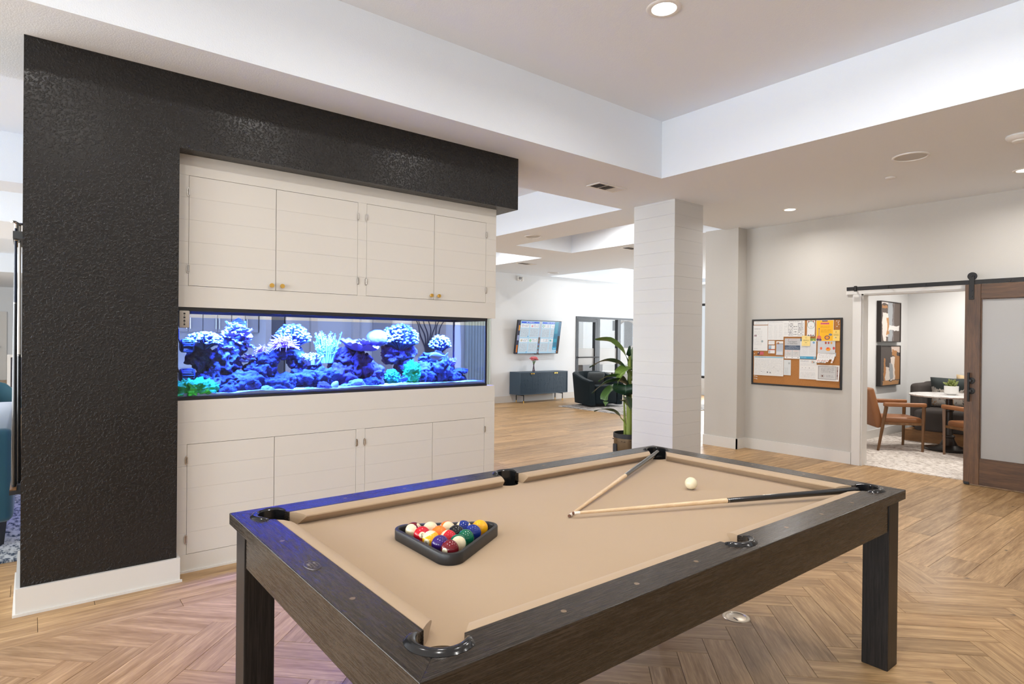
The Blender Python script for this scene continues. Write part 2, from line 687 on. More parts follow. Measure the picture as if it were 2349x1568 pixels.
# ------------------------------------------------------------------ ceiling with raised trays
TRAYS = [(-3.2, 4.603, -2.6, 3.535, 3.476), (-3.2, 5.34, 4.652, 7.80, 3.436), (6.10, 7.345, 4.588, 7.545, 3.40),
         (-3.2, 7.387, 8.36, 10.55, 3.40), (9.60, 13.4, 8.38, 10.58, 3.40), (-3.2, 0.9, 12.43, 19.0, 3.40)]
xs = sorted({-5.6, 14.2} | {v for t in TRAYS for v in t[:2]})
ys = sorted({-4.2, 25.2} | {v for t in TRAYS for v in t[2:4]})
def tray_h(x, y):
    for x0, x1, y0, y1, h in TRAYS:
        if x0 < x < x1 and y0 < y < y1:
            return h
    return ZC
bm = B()
hh = [[tray_h((xs[i]+xs[i+1])/2, (ys[j]+ys[j+1])/2) for j in range(len(ys)-1)] for i in range(len(xs)-1)]
def quad(bm, *p):
    bm.faces.new([bm.verts.new(q) for q in p])
for i in range(len(xs)-1):
    for j in range(len(ys)-1):
        h = hh[i][j]
        quad(bm, (xs[i], ys[j], h), (xs[i], ys[j+1], h), (xs[i+1], ys[j+1], h), (xs[i+1], ys[j], h))
        if i+1 < len(xs)-1 and hh[i+1][j] != h:
            quad(bm, (xs[i+1], ys[j], h), (xs[i+1], ys[j+1], h), (xs[i+1], ys[j+1], hh[i+1][j]), (xs[i+1], ys[j], hh[i+1][j]))
        if j+1 < len(ys)-1 and hh[i][j+1] != h:
            quad(bm, (xs[i], ys[j+1], h), (xs[i+1], ys[j+1], h), (xs[i+1], ys[j+1], hh[i][j+1]), (xs[i], ys[j+1], hh[i][j+1]))
bmesh.ops.remove_doubles(bm, verts=list(bm.verts), dist=1e-4)
struct(mk('ceiling', bm, M_CEIL), 'white textured ceiling with raised rectangular trays')

# ------------------------------------------------------------------ outer walls
def baseboard(name, x0, x1, y0, y1, h=0.137):
    bm = B()
    box(bm, x0, x1, y0, y1, 0, h)
    return struct(mk(name, bm, M_TRIM))

slab('wall_back', -5.6, 14.2, -4.3, -4.1, 0, 3.6, M_WALL)
bm = B()
prev = -4.2
for yc_, w_, _ in WINDOWS:
    box(bm, -5.65, -5.45, prev, yc_-w_/2, 0, 3.0)
    box(bm, -5.65, -5.45, yc_-w_/2, yc_+w_/2, 0, 0.40)
    box(bm, -5.65, -5.45, yc_-w_/2, yc_+w_/2, 2.78, 3.0)
    prev = yc_+w_/2
box(bm, -5.65, -5.45, prev, 25.2, 0, 3.0)
struct(mk('wall_left', bm, M_WALL), 'white wall with a row of tall windows')
for i, (yc_, w_, _) in enumerate(WINDOWS):
    bm = B()
    for a, b in ((yc_-w_/2, yc_-w_/2+.06), (yc_+w_/2-.06, yc_+w_/2), (yc_-.03, yc_+.03)):
        box(bm, -5.60, -5.50, a, b, 0.40, 2.78)
    box(bm, -5.60, -5.50, yc_-w_/2, yc_+w_/2, 0.40, 0.46)
    box(bm, -5.60, -5.50, yc_-w_/2, yc_+w_/2, 2.72, 2.78)
    struct(mk('window_%d' % (i+3), bm, M_BLACK))
slab('wall_far_end', -5.6, 1.2, 25.0, 25.2, 0, 3.5, M_WALL)
slab('wall_passage', 1.2, 1.35, 10.9, 25.1, 0, 3.5, M_WALL)
bm = B()
prev = 4.4
for yc_ in (6.0, 8.9):
    box(bm, 14.05, 14.2, prev, yc_-1.1, 0, 3.5)
    box(bm, 14.05, 14.2, yc_-1.1, yc_+1.1, 0, .45)
    box(bm, 14.05, 14.2, yc_-1.1, yc_+1.1, 2.45, 3.5)
    prev = yc_+1.1
box(bm, 14.05, 14.2, prev, 10.76, 0, 3.5)
struct(mk('wall_far_right', bm, M_WALL), 'white lounge wall with two windows')
for i, yc_ in enumerate((6.0, 8.9)):
    bm = B()
    for a, b in ((yc_-1.1, yc_-1.04), (yc_+1.04, yc_+1.1), (yc_-.03, yc_+.03)):
        box(bm, 14.08, 14.16, a, b, .45, 2.45)
    box(bm, 14.08, 14.16, yc_-1.04, yc_+1.04, .45, .51)
    box(bm, 14.08, 14.16, yc_-1.04, yc_+1.04, 2.39, 2.45)
    struct(mk('window_%d' % (i+9), bm, M_BLACK))

# far wall with the television: opening for the black framed partition x 10.65 .. 13.6
bm = B()
box(bm, 1.2, 10.65, Y_TV, Y_TV+0.14, 0, 3.5)
box(bm, 10.65, 13.62, Y_TV, Y_TV+0.14, 2.033, 3.5)
box(bm, 13.62, 14.2, Y_TV, Y_TV+0.14, 0, 3.5)
struct(mk('wall_far', bm, M_WALL), 'white far wall behind the television')
baseboard('baseboard_far', 1.2, 10.65, Y_TV-0.018, Y_TV, 0.15)

# stub beside the pillar, running away as the south side of the far room
slab('wall_stub', X_S, 14.1, 4.375, 4.87, 0, ZC+.01, M_BEIGE, 'greige wall end beside the white pillar')
bm = B()
box(bm, X_S-0.016, X_S, 4.359, 4.875, 0, 0.137)
box(bm, X_S-0.016, X_R, 4.359, 4.375, 0, 0.137)
struct(mk('baseboard_stub', bm, M_TRIM))
# right wall with the study doorway
D0, D1, DH = 2.925, 1.30, 1.995
bm = B()
box(bm, X_R, X_R+0.14, D0, 4.40, 0, ZC+.01)
box(bm, X_R, X_R+0.14, D1, D0, DH, ZC+.01)
box(bm, X_R, X_R+0.14, -4.2, D1, 0, ZC+.01)
struct(mk('wall_right', bm, M_BEIGE), 'greige right wall with study doorway')
bm = B()
box(bm, X_R-0.016, X_R, D0+0.10, 4.36, 0, 0.137)
struct(mk('baseboard_right', bm, M_TRIM))
bm = B()
box(bm, X_R-0.022, X_R, D0, D0+0.092, 0, DH+0.002)
box(bm, X_R-0.022, X_R, D1-0.09, D1, 0, DH+0.002)
struct(mk('trim_1', bm, M_TRIM), 'white door casing of the study')
bm = B()
box(bm, X_R-0.026, X_R, D1-0.12, D0+0.165, DH, DH+0.058)
struct(mk('trim_2', bm, M_TRIM), 'white head casing above the study doorway')
bm = B()
box(bm, X_R-0.001, X_R+0.14, D0-0.014, D0+0.001, 0, DH)
box(bm, X_R-0.001, X_R+0.14, D1-0.001, D1+0.014, 0, DH)
box(bm, X_R-0.001, X_R+0.14, D1, D0, DH-0.014, DH+0.001)
struct(mk('trim_3', bm, M_TRIM), 'white jamb lining of the study doorway')

# study room beyond
M_CARPET = NT('flecked_carpet')
co = M_CARPET.obj()
mp_ = M_CARPET.n('ShaderNodeMapping')
M_CARPET.l(co, mp_.inputs['Vector'])
mp_.inputs['Scale'].default_value = (1.0, 0.45, 1.0)
f_ = M_CARPET.noise(mp_.outputs[0], 46, 4, 0.75)
M_CARPET.l(M_CARPET.ramp(f_, [(0.34, (0.22, 0.165, 0.135)), (0.46, (0.66, 0.585, 0.52)), (0.56, (0.85, 0.79, 0.73))]), M_CARPET.b.inputs['Base Color'])
M_CARPET.b.inputs['Roughness'].default_value = 0.95
M_CARPET.b.inputs['Specular IOR Level'].default_value = 0.1
M_CARPET.bump(M_CARPET.noise(co, 120, 3, 0.7), 0.7, 0.006)
M_CARPET = M_CARPET.m
SX, SY = 11.25, 3.66
slab('floor_study', X_R+0.07, SX+.1, -1.5, SY+.05, -0.03, 0.006, M_CARPET, 'flecked pale carpet in the study')
slab('wall_study_side', X_R+0.14, SX+.12, SY, 4.376, 0, 2.75, M_STUDY)
slab('wall_study_back', SX, SX+0.12, -1.6, SY, 0, 2.75, M_STUDY)
slab('wall_study_near', X_R+0.14, SX, -1.6, -1.5, 0, 2.75, M_STUDY)
slab('ceiling_study', X_R+0.14, SX+.1, -1.6, SY+.1, 2.62, 2.75, M_CEIL)
baseboard('baseboard_study', X_R+0.14, SX, SY-0.016, SY, 0.13)

# ------------------------------------------------------------------ dark partition
bm = B()
prof = [(-0.036, 0), (0.668, 0), (0.668, 2.517), (3.200, 2.517), (3.200, ZC), (-0.036, ZC)]
t_ = B()
prism(t_, prof, 0, 1)
for v in t_.verts:
    v.co = Vector((v.co.x, Y_DARK + v.co.z*(Y_BACK-Y_DARK), v.co.y))
join(bm, t_)
es = [e for e in bm.edges if abs((e.verts[0].co-e.verts[1].co).normalized().y) < .5 and (e.verts[0].co.z > 0.01 or e.verts[1].co.z > 0.01)]
struct(mk('wall_partition', bm, M_DARK), 'charcoal textured partition wall with overhead beam')
bm = B()
pl = [(-0.054, 3.920), (0.684, 3.920), (0.684, Y_DARK+0.10), (0.668, Y_DARK+0.10), (0.668, Y_DARK), (-0.036, Y_DARK), (-0.036, Y_BACK), (-0.054, Y_BACK)]
prism(bm, pl, 0, 0.138)
struct(mk('baseboard_partition', bm, M_TRIM), 'white baseboard around the charcoal wall')
bm = B()
prism(bm, [(-0.066, 3.909), (0.694, 3.909), (0.694, 3.920), (-0.054, 3.920), (-0.054, Y_BACK), (-0.066, Y_BACK)], 0, 0.013)
struct(mk('trim_4', bm, M_TRIM), 'thin white shoe strip under the partition baseboard')

# ------------------------------------------------------------------ white shiplap pillar
PX0, PX1, PY0, PY1 = 5.355, 5.872, 3.935, 4.490
pillar = struct(mk('pillar', box(B(), PX0+.008, PX1-.008, PY0+.008, PY1-.008, 0, ZC), M_SHIPW), 'square white shiplap pillar')
nb = int(ZC/BOARD)+1
for k in range(nb):
    z0, z1 = k*BOARD, min((k+1)*BOARD, ZC)
    if z1-z0 < .01:
        continue
    bm = B()
    jx = 0.0006*math.sin(k*2.3)
    jy = 0.0006*math.cos(k*1.7)
    box(bm, PX0+jx, PX1+jx, PY0+jy, PY1+jy, z0+.0004, z1-.0004)
    mk('board', bm, M_SHIPW, pillar)
# ------------------------------------------------------------------ shiplap cabinets above and below the aquarium
CX0, CX1 = 0.668, 3.057
T0, T1 = 1.038, 1.600          # aquarium opening
DOORX = [(0.738, 1.251), (1.251, 1.820), (1.887, 2.453), (2.453, 2.953)]
BT = 0.018                     # board thickness

def hinge(parent, x, z, side):
    """wrap-around surface hinge: leaf on the frame, knuckle at the gap"""
    bm = B()
    pts = [(-0.011, -0.016), (-0.006, -0.026), (0.0, -0.026), (0.0, 0.026), (-0.006, 0.026), (-0.011, 0.016)]
    pts = [(x + side*px, z + pz) for px, pz in pts]
    t = B()
    prism(t, pts, 0, 0.004)
    for v in t.verts:
        v.co = Vector((v.co.x, Y_CAB - 0.001 - v.co.z, v.co.y))
    join(bm, t)
    tube(bm, [(x, Y_CAB-0.006, z-0.020), (x, Y_CAB-0.006, z+0.020)], 0.005, 8)
    for dz in (-0.010, 0.010):
        tube(bm, [(x+side*-0.007, Y_CAB-0.004, z+dz), (x+side*-0.007, Y_CAB-0.0075, z+dz)], 0.0025, 6)
    mk('hinge', bm, M_NICKEL, parent, smooth=True)

def knob(parent, x, z):
    bm = B()
    M = Matrix.Translation((x, Y_CAB, z)) @ Matrix.Rotation(PI/2, 4, 'X')
    lathe(bm, [(0, 0), (0.007, 0), (0.007, 0.012), (0.014, 0.016), (0.0145, 0.026), (0.013, 0.028), (0, 0.028)], 16, M)
    mk('knob', bm, M_BRASS, parent, smooth=True)

def cabinet(name, label, zlo, zhi, dlo, dhi, knobs, hz):
    t = thing(name, label, 'cabinet', (CX0, Y_CAB, zlo))
    bm = B()
    box(bm, CX0, CX1-0.002, Y_CAB+BT, Y_BACK-0.02, zlo+0.001, zhi-0.001)
    mk('body', bm, M_SHIP, t)
    def brd(parent, x0, x1, z0, z1, g=0.0003):
        b = B()
        box(b, x0, x1, Y_CAB, Y_CAB+BT-0.0005, z0+g, z1-g)
        return mk('board', b, M_SHIP, parent)
    # full width boards above and below the doors
    z = dhi
    while z < zhi-0.01:
        brd(t, CX0, CX1, z, min(z+BOARD, zhi))
        z += BOARD
    z = dlo
    while z > zlo+0.01:
        brd(t, CX0, CX1, max(z-BOARD, zlo), z)
        z -= BOARD
    # frame stiles in board pieces
    n = round((dhi-dlo)/BOARD)
    for k in range(n):
        a, b = dlo+k*BOARD, dlo+(k+1)*BOARD
        for x0, x1 in ((CX0, DOORX[0][0]), (DOORX[1][1], DOORX[2][0]), (DOORX[3][1], CX1)):
            brd(t, x0, x1, a, b)
    for i, (x0, x1) in enumerate(DOORX):
        g = 0.0019
        b = B()
        box(b, x0+g, x1-g, Y_CAB+BT, Y_CAB+BT+0.006, dlo+g, dhi-g)
        d = mk('door', b, M_SHIP, t)
        for k in range(n):
            za, zb = dlo+k*BOARD, dlo+(k+1)*BOARD
            q = B()
            box(q, x0+g, x1-g, Y_CAB+0.0006*(1 if i % 2 else -1), Y_CAB+BT, max(za, dlo+g)+0.0003, min(zb, dhi-g)-0.0003)
            mk('board', q, M_SHIP, d)
        hx = x0 if i % 2 == 0 else x1
        sd = 1 if i % 2 == 0 else -1
        for z_ in hz:
            hinge(d, hx, z_, sd)
        if knobs:
            knob(d, x1-0.030 if i % 2 == 0 else x0+0.037, 1.760)
    # dark reveal behind the door gaps
    b = B()
    box(b, DOORX[0][0]-.004, DOORX[3][1]+.004, Y_CAB+BT+0.0062, Y_CAB+BT+0.0072, dlo-.004, dhi+.004)
    mk('reveal', b, M_GAP, t)
    return t

cabinet('upper_cabinet', 'warm white shiplap cabinet above the aquarium with four doors and brass knobs', T1, 2.5165, 1.7285, 2.3925, True, (2.292, 1.831))
cabinet('lower_cabinet', 'warm white shiplap base cabinet carrying the aquarium', 0.0, T0, 0.109, 0.773, False, (0.677, 0.202))
bm = B()
box(bm, 0.684, CX1, Y_CAB-0.010, Y_CAB, 0, 0.012)
struct(mk('trim_5', bm, M_TRIM), 'thin white strip at the foot of the base cabinet')

# ------------------------------------------------------------------ aquarium
AX0, AX1 = 0.670, 2.978
AY0, AY1 = Y_CAB+0.004, 4.555
tank = thing('aquarium', 'long glass aquarium set into the white shiplap wall', 'aquarium', (AX0, AY0, T0))
M_TGLASS = pane('aquarium_glass', (0.93, 0.96, 1.0), 0.10)
M_TGLASS2 = pane('aquarium_rear_glass', (0.93, 0.96, 1.0), 0.006)
M_WATER = pane('aquarium_water', (0.66, 0.75, 1.0), 0.006)
M_SEAM = plain('blue_black_silicone', (0.012, 0.018, 0.05), 0.4)
def sheet(name, x0, x1, y0, y1, z0, z1, mat, parent):
    return mk(name, box(B(), x0, x1, y0, y1, z0, z1), mat, parent)
def single(name, pts, mat, parent):
    bm = B()
    quad(bm, *pts)
    return mk(name, bm, mat, parent)
GZ0, GZ1 = T0+0.016, T1-0.022
single('front_pane', [(AX0, AY0+.006, GZ0), (AX1-.008, AY0+.006, GZ0), (AX1-.008, AY0+.006, GZ1), (AX0, AY0+.006, GZ1)], M_TGLASS, tank)
single('back_pane', [(AX0, AY1, GZ0), (AX1-.008, AY1, GZ0), (AX1-.008, AY1, GZ1), (AX0, AY1, GZ1)], M_TGLASS2, tank)
single('end_pane', [(AX1-.006, AY0+.006, GZ0), (AX1-.006, AY1, GZ0), (AX1-.006, AY1, GZ1), (AX1-.006, AY0+.006, GZ1)], M_TGLASS2, tank)
bm = B()
for z0, z1 in ((T0+0.0005, T0+0.017), (T1-0.024, T1-0.0005)):
    box(bm, AX0, AX1, AY0, AY0+0.016, z0, z1)
    box(bm, AX0, AX1, AY1-0.012, AY1+0.004, z0, z1)
    box(bm, AX1-0.014, AX1, AY0+0.016, AY1-0.012, z0, z1)
mk('rim', bm, M_BLACK, tank)
bm = B()
box(bm, AX1-0.015, AX1-0.001, AY0+0.001, AY0+0.012, T0+.017, T1-.024)
mk('front_corner_seam', bm, M_BLACK, tank)
bm = B()
box(bm, AX1-0.016, AX1-0.003, AY1-0.010, AY1, T0+.017, T1-.024)
mk('rear_corner_seam', bm, M_SEAM, tank)
mk('tank_floor', box(B(), AX0, AX1-.009, AY0+.010, AY1-.003, T0+.0175, T0+.021), M_BLACK, tank)
WZ = T1-0.062
bm = B()
box(bm, AX0, AX1-0.011, AY0+0.014, AY1-0.006, T0+0.022, WZ)
mk('water', bm, M_WATER, tank)
# sand
M_SAND = plain('white_coral_sand', (0.78, 0.74, 0.68), 0.95, bump=(300, 0.6, 0.003))
bm = B()
nx, ny = 90, 16
gv = []
for i in range(nx+1):
    rowv = []
    for j in range(ny+1):
        x = AX0+0.004 + (AX1-AX0-0.022)*i/nx
        y = AY0+0.017 + (AY1-AY0-0.026)*j/ny
        z = T0+0.036+0.012*noise.noise((x*5, y*5, 1.3))+0.004*noise.noise((x*30, y*30, 4))
        rowv.append(bm.verts.new((x, y, z)))
    gv.append(rowv)
for i in range(nx):
    for j in range(ny):
        bm.faces.new((gv[i][j], gv[i+1][j], gv[i+1][j+1], gv[i][j+1]))
rim = [gv[i][0] for i in range(nx+1)] + [gv[nx][j] for j in range(1, ny+1)] + [gv[i][ny] for i in range(nx-1, -1, -1)] + [gv[0][j] for j in range(ny-1, 0, -1)]
lowv = [bm.verts.new((v.co.x, v.co.y, T0+0.0215)) for v in rim]
for k in range(len(rim)):
    bm.faces.new((rim[k], rim[(k+1) % len(rim)], lowv[(k+1) % len(rim)], lowv[k]))
o = mk('sand', bm, M_SAND, tank, smooth=True)
o['kind'] = 'stuff'
# aquarium lamps: bars in the hood above the water, hidden behind the upper cabinet front
M_LED = glow('blue_led', (0.10, 0.22, 1.0), 1.2)
for lx in (0.98, 1.52, 2.06, 2.60):
    t = thing('aquarium_lamp', 'blue led aquarium lamp bar in the hood over the water', 'lamp', (lx, 4.36, T1-0.012), 0, 'led bars over the aquarium')
    mk('housing', box(B(), lx-0.22, lx+0.22, 4.075, 4.225, T1-0.010, T1-0.0012), M_BLACK, t)
    mk('diffuser', box(B(), lx-0.20, lx+0.20, 4.085, 4.215, T1-0.0135, T1-0.0105), M_LED, t)
    area_light('aquarium_light', (lx, 4.185, T1-0.018), (0, 0.48, -1), 0.42, 0.15, 200, (0.042, 0.135, 1.0), 82)

area_light('aquarium_spill_fill', (1.80, 4.22, T1-0.020), (0, 0.2, -1), 2.1, 0.2, 85, (0.05, 0.15, 1.0), 165)  # added wide fill lamp for the tank's soft spill, not one of the bars

# ---- reef
M_ROCK = plain('reef_rock', (0.070, 0.060, 0.085), 0.9, bump=(45, 1.0, 0.012), var=0.5)
M_ROCKP = plain('purple_reef_rock', (0.12, 0.055, 0.10), 0.9, bump=(45, 1.0, 0.012), var=0.5)
M_PALE = plain('pale_stone', (0.40, 0.38, 0.40), 0.9, bump=(60, 0.9, 0.008), var=0.3)
M_TORCH = plain('pale_coral_tips', (0.55, 0.53, 0.55), 0.6)
M_TORCHD = plain('coral_stalks', (0.10, 0.09, 0.12), 0.8)
M_LILAC = plain('lilac_coral', (0.45, 0.24, 0.44), 0.7, var=0.2)
M_MINT = plain('mint_coral', (0.42, 0.66, 0.42), 0.7, var=0.2)
M_PINK = plain('pink_anemone', (0.85, 0.30, 0.62), 0.7)
M_GREEN = plain('green_anemone', (0.05, 0.62, 0.07), 0.8, bump=(120, 0.8, 0.006), var=0.3)
SANDZ = T0+0.026

def rocks(label, parts, seed, mat=M_ROCK, group='rocks in the aquarium'):
    bm = B()
    for k, (x, y, z, rx, ry, rz) in enumerate(parts):
        blob(bm, (x, y, z), rx, ry, rz, amp=0.42, freq=13.0, sub=5, seed=seed+k*1.7, flat=SANDZ)
    o = mk('reef_rock', bm, mat, smooth='all')
    return tag(o, label, 'rock', group)

rocks('tall blue lit rock tower near the left end of the aquarium', [(0.93, 4.30, 1.12, 0.10, 0.12, 0.11), (1.00, 4.33, 1.25, 0.11, 0.11, 0.10), (1.10, 4.27, 1.12, 0.14, 0.12, 0.07), (1.06, 4.33, 1.36, 0.09, 0.08, 0.08), (1.09, 4.32, 1.46, 0.065, 0.06, 0.07), (0.86, 4.33, 1.29, 0.07, 0.08, 0.10)], 1)
rocks('low arching rock under the pink anemone', [(1.23, 4.33, 1.17, 0.10, 0.11, 0.10), (1.28, 4.30, 1.27, 0.075, 0.08, 0.06), (1.38, 4.33, 1.31, 0.10, 0.08, 0.045), (1.36, 4.22, 1.10, 0.09, 0.08, 0.07)], 4)
rocks('rock mound below the mint branching coral', [(1.55, 4.30, 1.13, 0.11, 0.11, 0.08), (1.66, 4.27, 1.12, 0.10, 0.10, 0.09), (1.57, 4.32, 1.22, 0.09, 0.08, 0.06), (1.48, 4.36, 1.28, 0.05, 0.06, 0.09)], 9)
rocks('broad purple rock wall in the middle of the aquarium', [(1.82, 4.33, 1.14, 0.13, 0.12, 0.11), (1.95, 4.33, 1.22, 0.12, 0.11, 0.11), (2.06, 4.30, 1.12, 0.10, 0.10, 0.09), (1.86, 4.35, 1.29, 0.10, 0.10, 0.06)], 13, M_ROCKP)
rocks('tapering rock bracket under the largest torch coral', [(2.30, 4.35, 1.30, 0.13, 0.10, 0.08), (2.36, 4.33, 1.21, 0.08, 0.08, 0.07), (2.40, 4.31, 1.13, 0.06, 0.07, 0.06)], 17, M_ROCKP)
rocks('dark rock shelf at the right end of the aquarium', [(2.50, 4.32, 1.13, 0.12, 0.11, 0.10), (2.66, 4.30, 1.17, 0.11, 0.10, 0.13), (2.80, 4.27, 1.09, 0.09, 0.08, 0.06), (2.60, 4.34, 1.26, 0.10, 0.08, 0.05), (2.84, 4.27, 1.155, 0.085, 0.06, 0.022)], 21)
small = [(1.88, 4.17, 1.075, 0.060, 'rounded pale stone on the sand below the purple rock wall', M_PALE),
         (1.99, 4.19, 1.075, 0.070, 'knobbly blue stone right of the rounded pale stone', M_ROCK),
         (1.79, 4.16, 1.065, 0.038, 'small rubble stone left of the rounded pale stone', M_PALE),
         (1.14, 4.18, 1.085, 0.062, 'lumpy stone at the foot of the left rock tower', M_ROCK),
         (1.23, 4.14, 1.065, 0.045, 'pale rubble stone in front of the arching rock', M_PALE),
         (0.98, 4.14, 1.062, 0.050, 'crusty stone beside the green mound', M_ROCK),
         (1.51, 4.13, 1.058, 0.034, 'small crusty stone on the open white sand', M_PALE),
         (1.63, 4.17, 1.075, 0.048, 'stone beside the white shell on the sand', M_ROCKP)]
for k, (x, y, z, r, lb, mt) in enumerate(small):
    bm = blob(B(), (x, y, z), r, r*0.9, r*0.8, 0.35, 22, 4, 30+k*2.1, flat=SANDZ)
    tag(mk('reef_stone', bm, mt, smooth='all'), lb, 'stone', 'loose stones on the aquarium sand')
bm = B()
lathe(bm, [(0, 0), (0.018, 0.006), (0.026, 0.022), (0.024, 0.04), (0.012, 0.058), (0, 0.064)], 14, Matrix.Translation((1.68, 4.14, 1.062)) @ Matrix.Rotation(R(35), 4, 'Y'))
tag(mk('sea_shell', bm, plain('shell', (0.78, 0.80, 0.62), 0.4), smooth=True), 'pale yellow shell standing on the aquarium sand', 'shell')

def torch(label, c, rx, ry, rz, n, rng, tip=0.0085, stalk=0.30):
    """dome of stalks with swollen pale tips"""
    rr = random.Random(rng)
    t = thing('torch_coral', label, 'coral', (c[0], c[1], c[2]-rz*0.7), 0, 'torch corals')
    st, tp = B(), B()
    root = Vector((c[0], c[1], c[2]-rz*0.75))
    for k in range(n):
        ph = math.acos(max(-1, 1-1.12*(k+0.5)/n))+rr.gauss(0, .07)
        th = k*2.399963+rr.gauss(0, .22)
        d = Vector((math.sin(ph)*math.cos(th)*rx, math.sin(ph)*math.sin(th)*ry, math.cos(ph)*rz))
        d *= rr.uniform(0.84, 1.08)
        e = Vector(c)+d
        m_ = root.lerp(e, 0.55)+Vector((0, 0, 0.01))
        tube(st, [root.lerp(e, stalk*0.4), m_, e], [tip*0.45, tip*0.55, tip*0.7], 5, False)
        q = B()
        bmesh.ops.create_icosphere(q, subdivisions=1, radius=tip*rr.uniform(0.75, 1.45))
        join(tp, q, Matrix.Translation(e) @ Matrix.Diagonal((1.15, 1.15, 0.75, 1)))
    mk('stalks', st, M_TORCHD, t, smooth=True)
    o = mk('tips', tp, M_TORCH, t, smooth=True)
    o['kind'] = 'stuff'
    return t
torch('domed torch coral with white tips at the far left of the reef', (0.87, 4.25, 1.385), 0.105, 0.09, 0.065, 170, 1)
torch('tall domed torch coral with white cap left of centre', (1.455, 4.32, 1.41), 0.115, 0.09, 0.105, 240, 2)
torch('largest torch coral with flower tips right of centre', (2.30, 4.30, 1.405), 0.155, 0.11, 0.125, 300, 3, 0.0105)
torch('smaller torch coral ball near the right end', (2.665, 4.29, 1.365), 0.085, 0.08, 0.085, 150, 4)

def plate(bm, c, r, tilt, rng, ruffle=0.18):
    rr = random.Random(rng)
    ph = rr.uniform(0, 6)
    seg, rings = 40, 6
    M = Matrix.Translation(c) @ Matrix.Rotation(rr.uniform(0, 6), 4, 'Z') @ Matrix.Rotation(tilt, 4, 'X')
    top, bot = [], []
    for i in range(rings+1):
        q = i/rings
        a, b = [], []
        for k in range(seg):
            th = 2*PI*k/seg
            rad = r*q*(1+ruffle*q*math.sin(3*th+ph)+0.5*ruffle*q*math.sin(9*th+2*ph))
            z = r*0.35*q*q + r*0.10*q*math.sin(7*th+ph)
            a.append(bm.verts.new(M @ Vector((rad*math.cos(th), rad*math.sin(th), z))))
            b.append(bm.verts.new(M @ Vector((rad*math.cos(th)*0.97, rad*math.sin(th)*0.97, z-r*0.07))))
        top.append(a)
        bot.append(b)
    for L in (top, bot):
        for a, b in zip(L, L[1:]):
            for k in range(seg):
                bm.faces.new((a[k], a[(k+1) % seg], b[(k+1) % seg], b[k]))
    for k in range(seg):
        bm.faces.new((top[-1][k], top[-1][(k+1) % seg], bot[-1][(k+1) % seg], bot[-1][k]))
t = thing('plate_coral', 'lilac ruffled plate coral in tiers beside the mint coral', 'coral', (1.93, 4.28, 1.32))
for k, (x, y, z, r_, ti) in enumerate([(1.92, 4.25, 1.335, 0.105, 0.15), (2.00, 4.27, 1.335, 0.085, -0.2), (1.89, 4.32, 1.375, 0.075, 0.3), (1.99, 4.30, 1.385, 0.05, -0.3)]):
    bm = B()
    plate(bm, Vector((x, y, z)), r_, ti, 50+k)
    mk('plate', bm, M_LILAC, t, smooth=True)
t = thing('leaf_coral', 'leafy plate coral cluster topping the left rock tower', 'coral', (1.07, 4.30, 1.38))
rr = random.Random(77)
for k in range(44):
    q_ = rr.uniform(0, 1)
    x, y, z = 1.075+rr.uniform(-.10, .085)*(1-.45*q_), 4.28+rr.uniform(-.05, .05), 1.34+.175*q_
    if k > 36:
        x, z = 1.13+rr.uniform(-.02, .05), 1.25+rr.uniform(-.06, .06)
    bm = B()
    plate(bm, Vector((x, y, z)), rr.uniform(0.020, 0.040), rr.uniform(-.7, .7), 90+k, 0.25)
    mk('plate', bm, M_TORCH if k % 3 == 0 else M_LILAC, t, smooth=True)
bm = blob(B(), (2.105, 4.31, 1.425), 0.085, 0.08, 0.065, 0.06, 30, 4, 61)
tag(mk('brain_coral', bm, plain('dusky_brain_coral', (.26, .15, .22), .8, bump=(160, .6, .004)), smooth=True), 'smooth rounded lilac brain coral left of largest torch coral', 'coral')

def branches(name, label, c, n, h, spread, mat, rng, r0=0.008):
    rr = random.Random(rng)
    bm = B()
    for k in range(n):
        a = rr.uniform(0, 2*PI)
        d = Vector((math.cos(a)*spread*rr.uniform(.2, 1), math.sin(a)*spread*0.6*rr.uniform(.2, 1), h*rr.uniform(.55, 1.0)))
        p0 = Vector(c)+Vector((d.x*.35, d.y*.35, 0))
        p2 = Vector(c)+d
        p1 = p0.lerp(p2, .5)+Vector((rr.uniform(-.01, .01), rr.uniform(-.01, .01), 0.01))
        tube(bm, [p0, p1, p2], [r0*1.3, r0, r0*.55], 6)
        for _ in range(12):
            q = p0.lerp(p2, rr.uniform(.35, .95))
            e = q+Vector((rr.uniform(-1, 1), rr.uniform(-1, 1), rr.uniform(.2, 1.2))).normalized()*rr.uniform(.012, .026)
            tube(bm, [q, e], [r0*.7, r0*.4], 5)
    return tag(mk(name, bm, mat, smooth=True), label, 'coral')
branches('branching_coral', 'mint green branching coral left of the lilac plates', (1.70, 4.30, 1.24), 46, 0.235, 0.125, M_MINT, 5, 0.0055)
branches('branching_coral', 'short lilac branching coral on the right rock shelf', (2.76, 4.27, 1.19), 12, 0.075, 0.06, M_LILAC, 6, 0.006)
branches('branching_coral', 'stubby white branching coral on the mound left of the mint coral', (1.57, 4.25, 1.23), 18, 0.085, 0.10, M_TORCH, 8, 0.010)

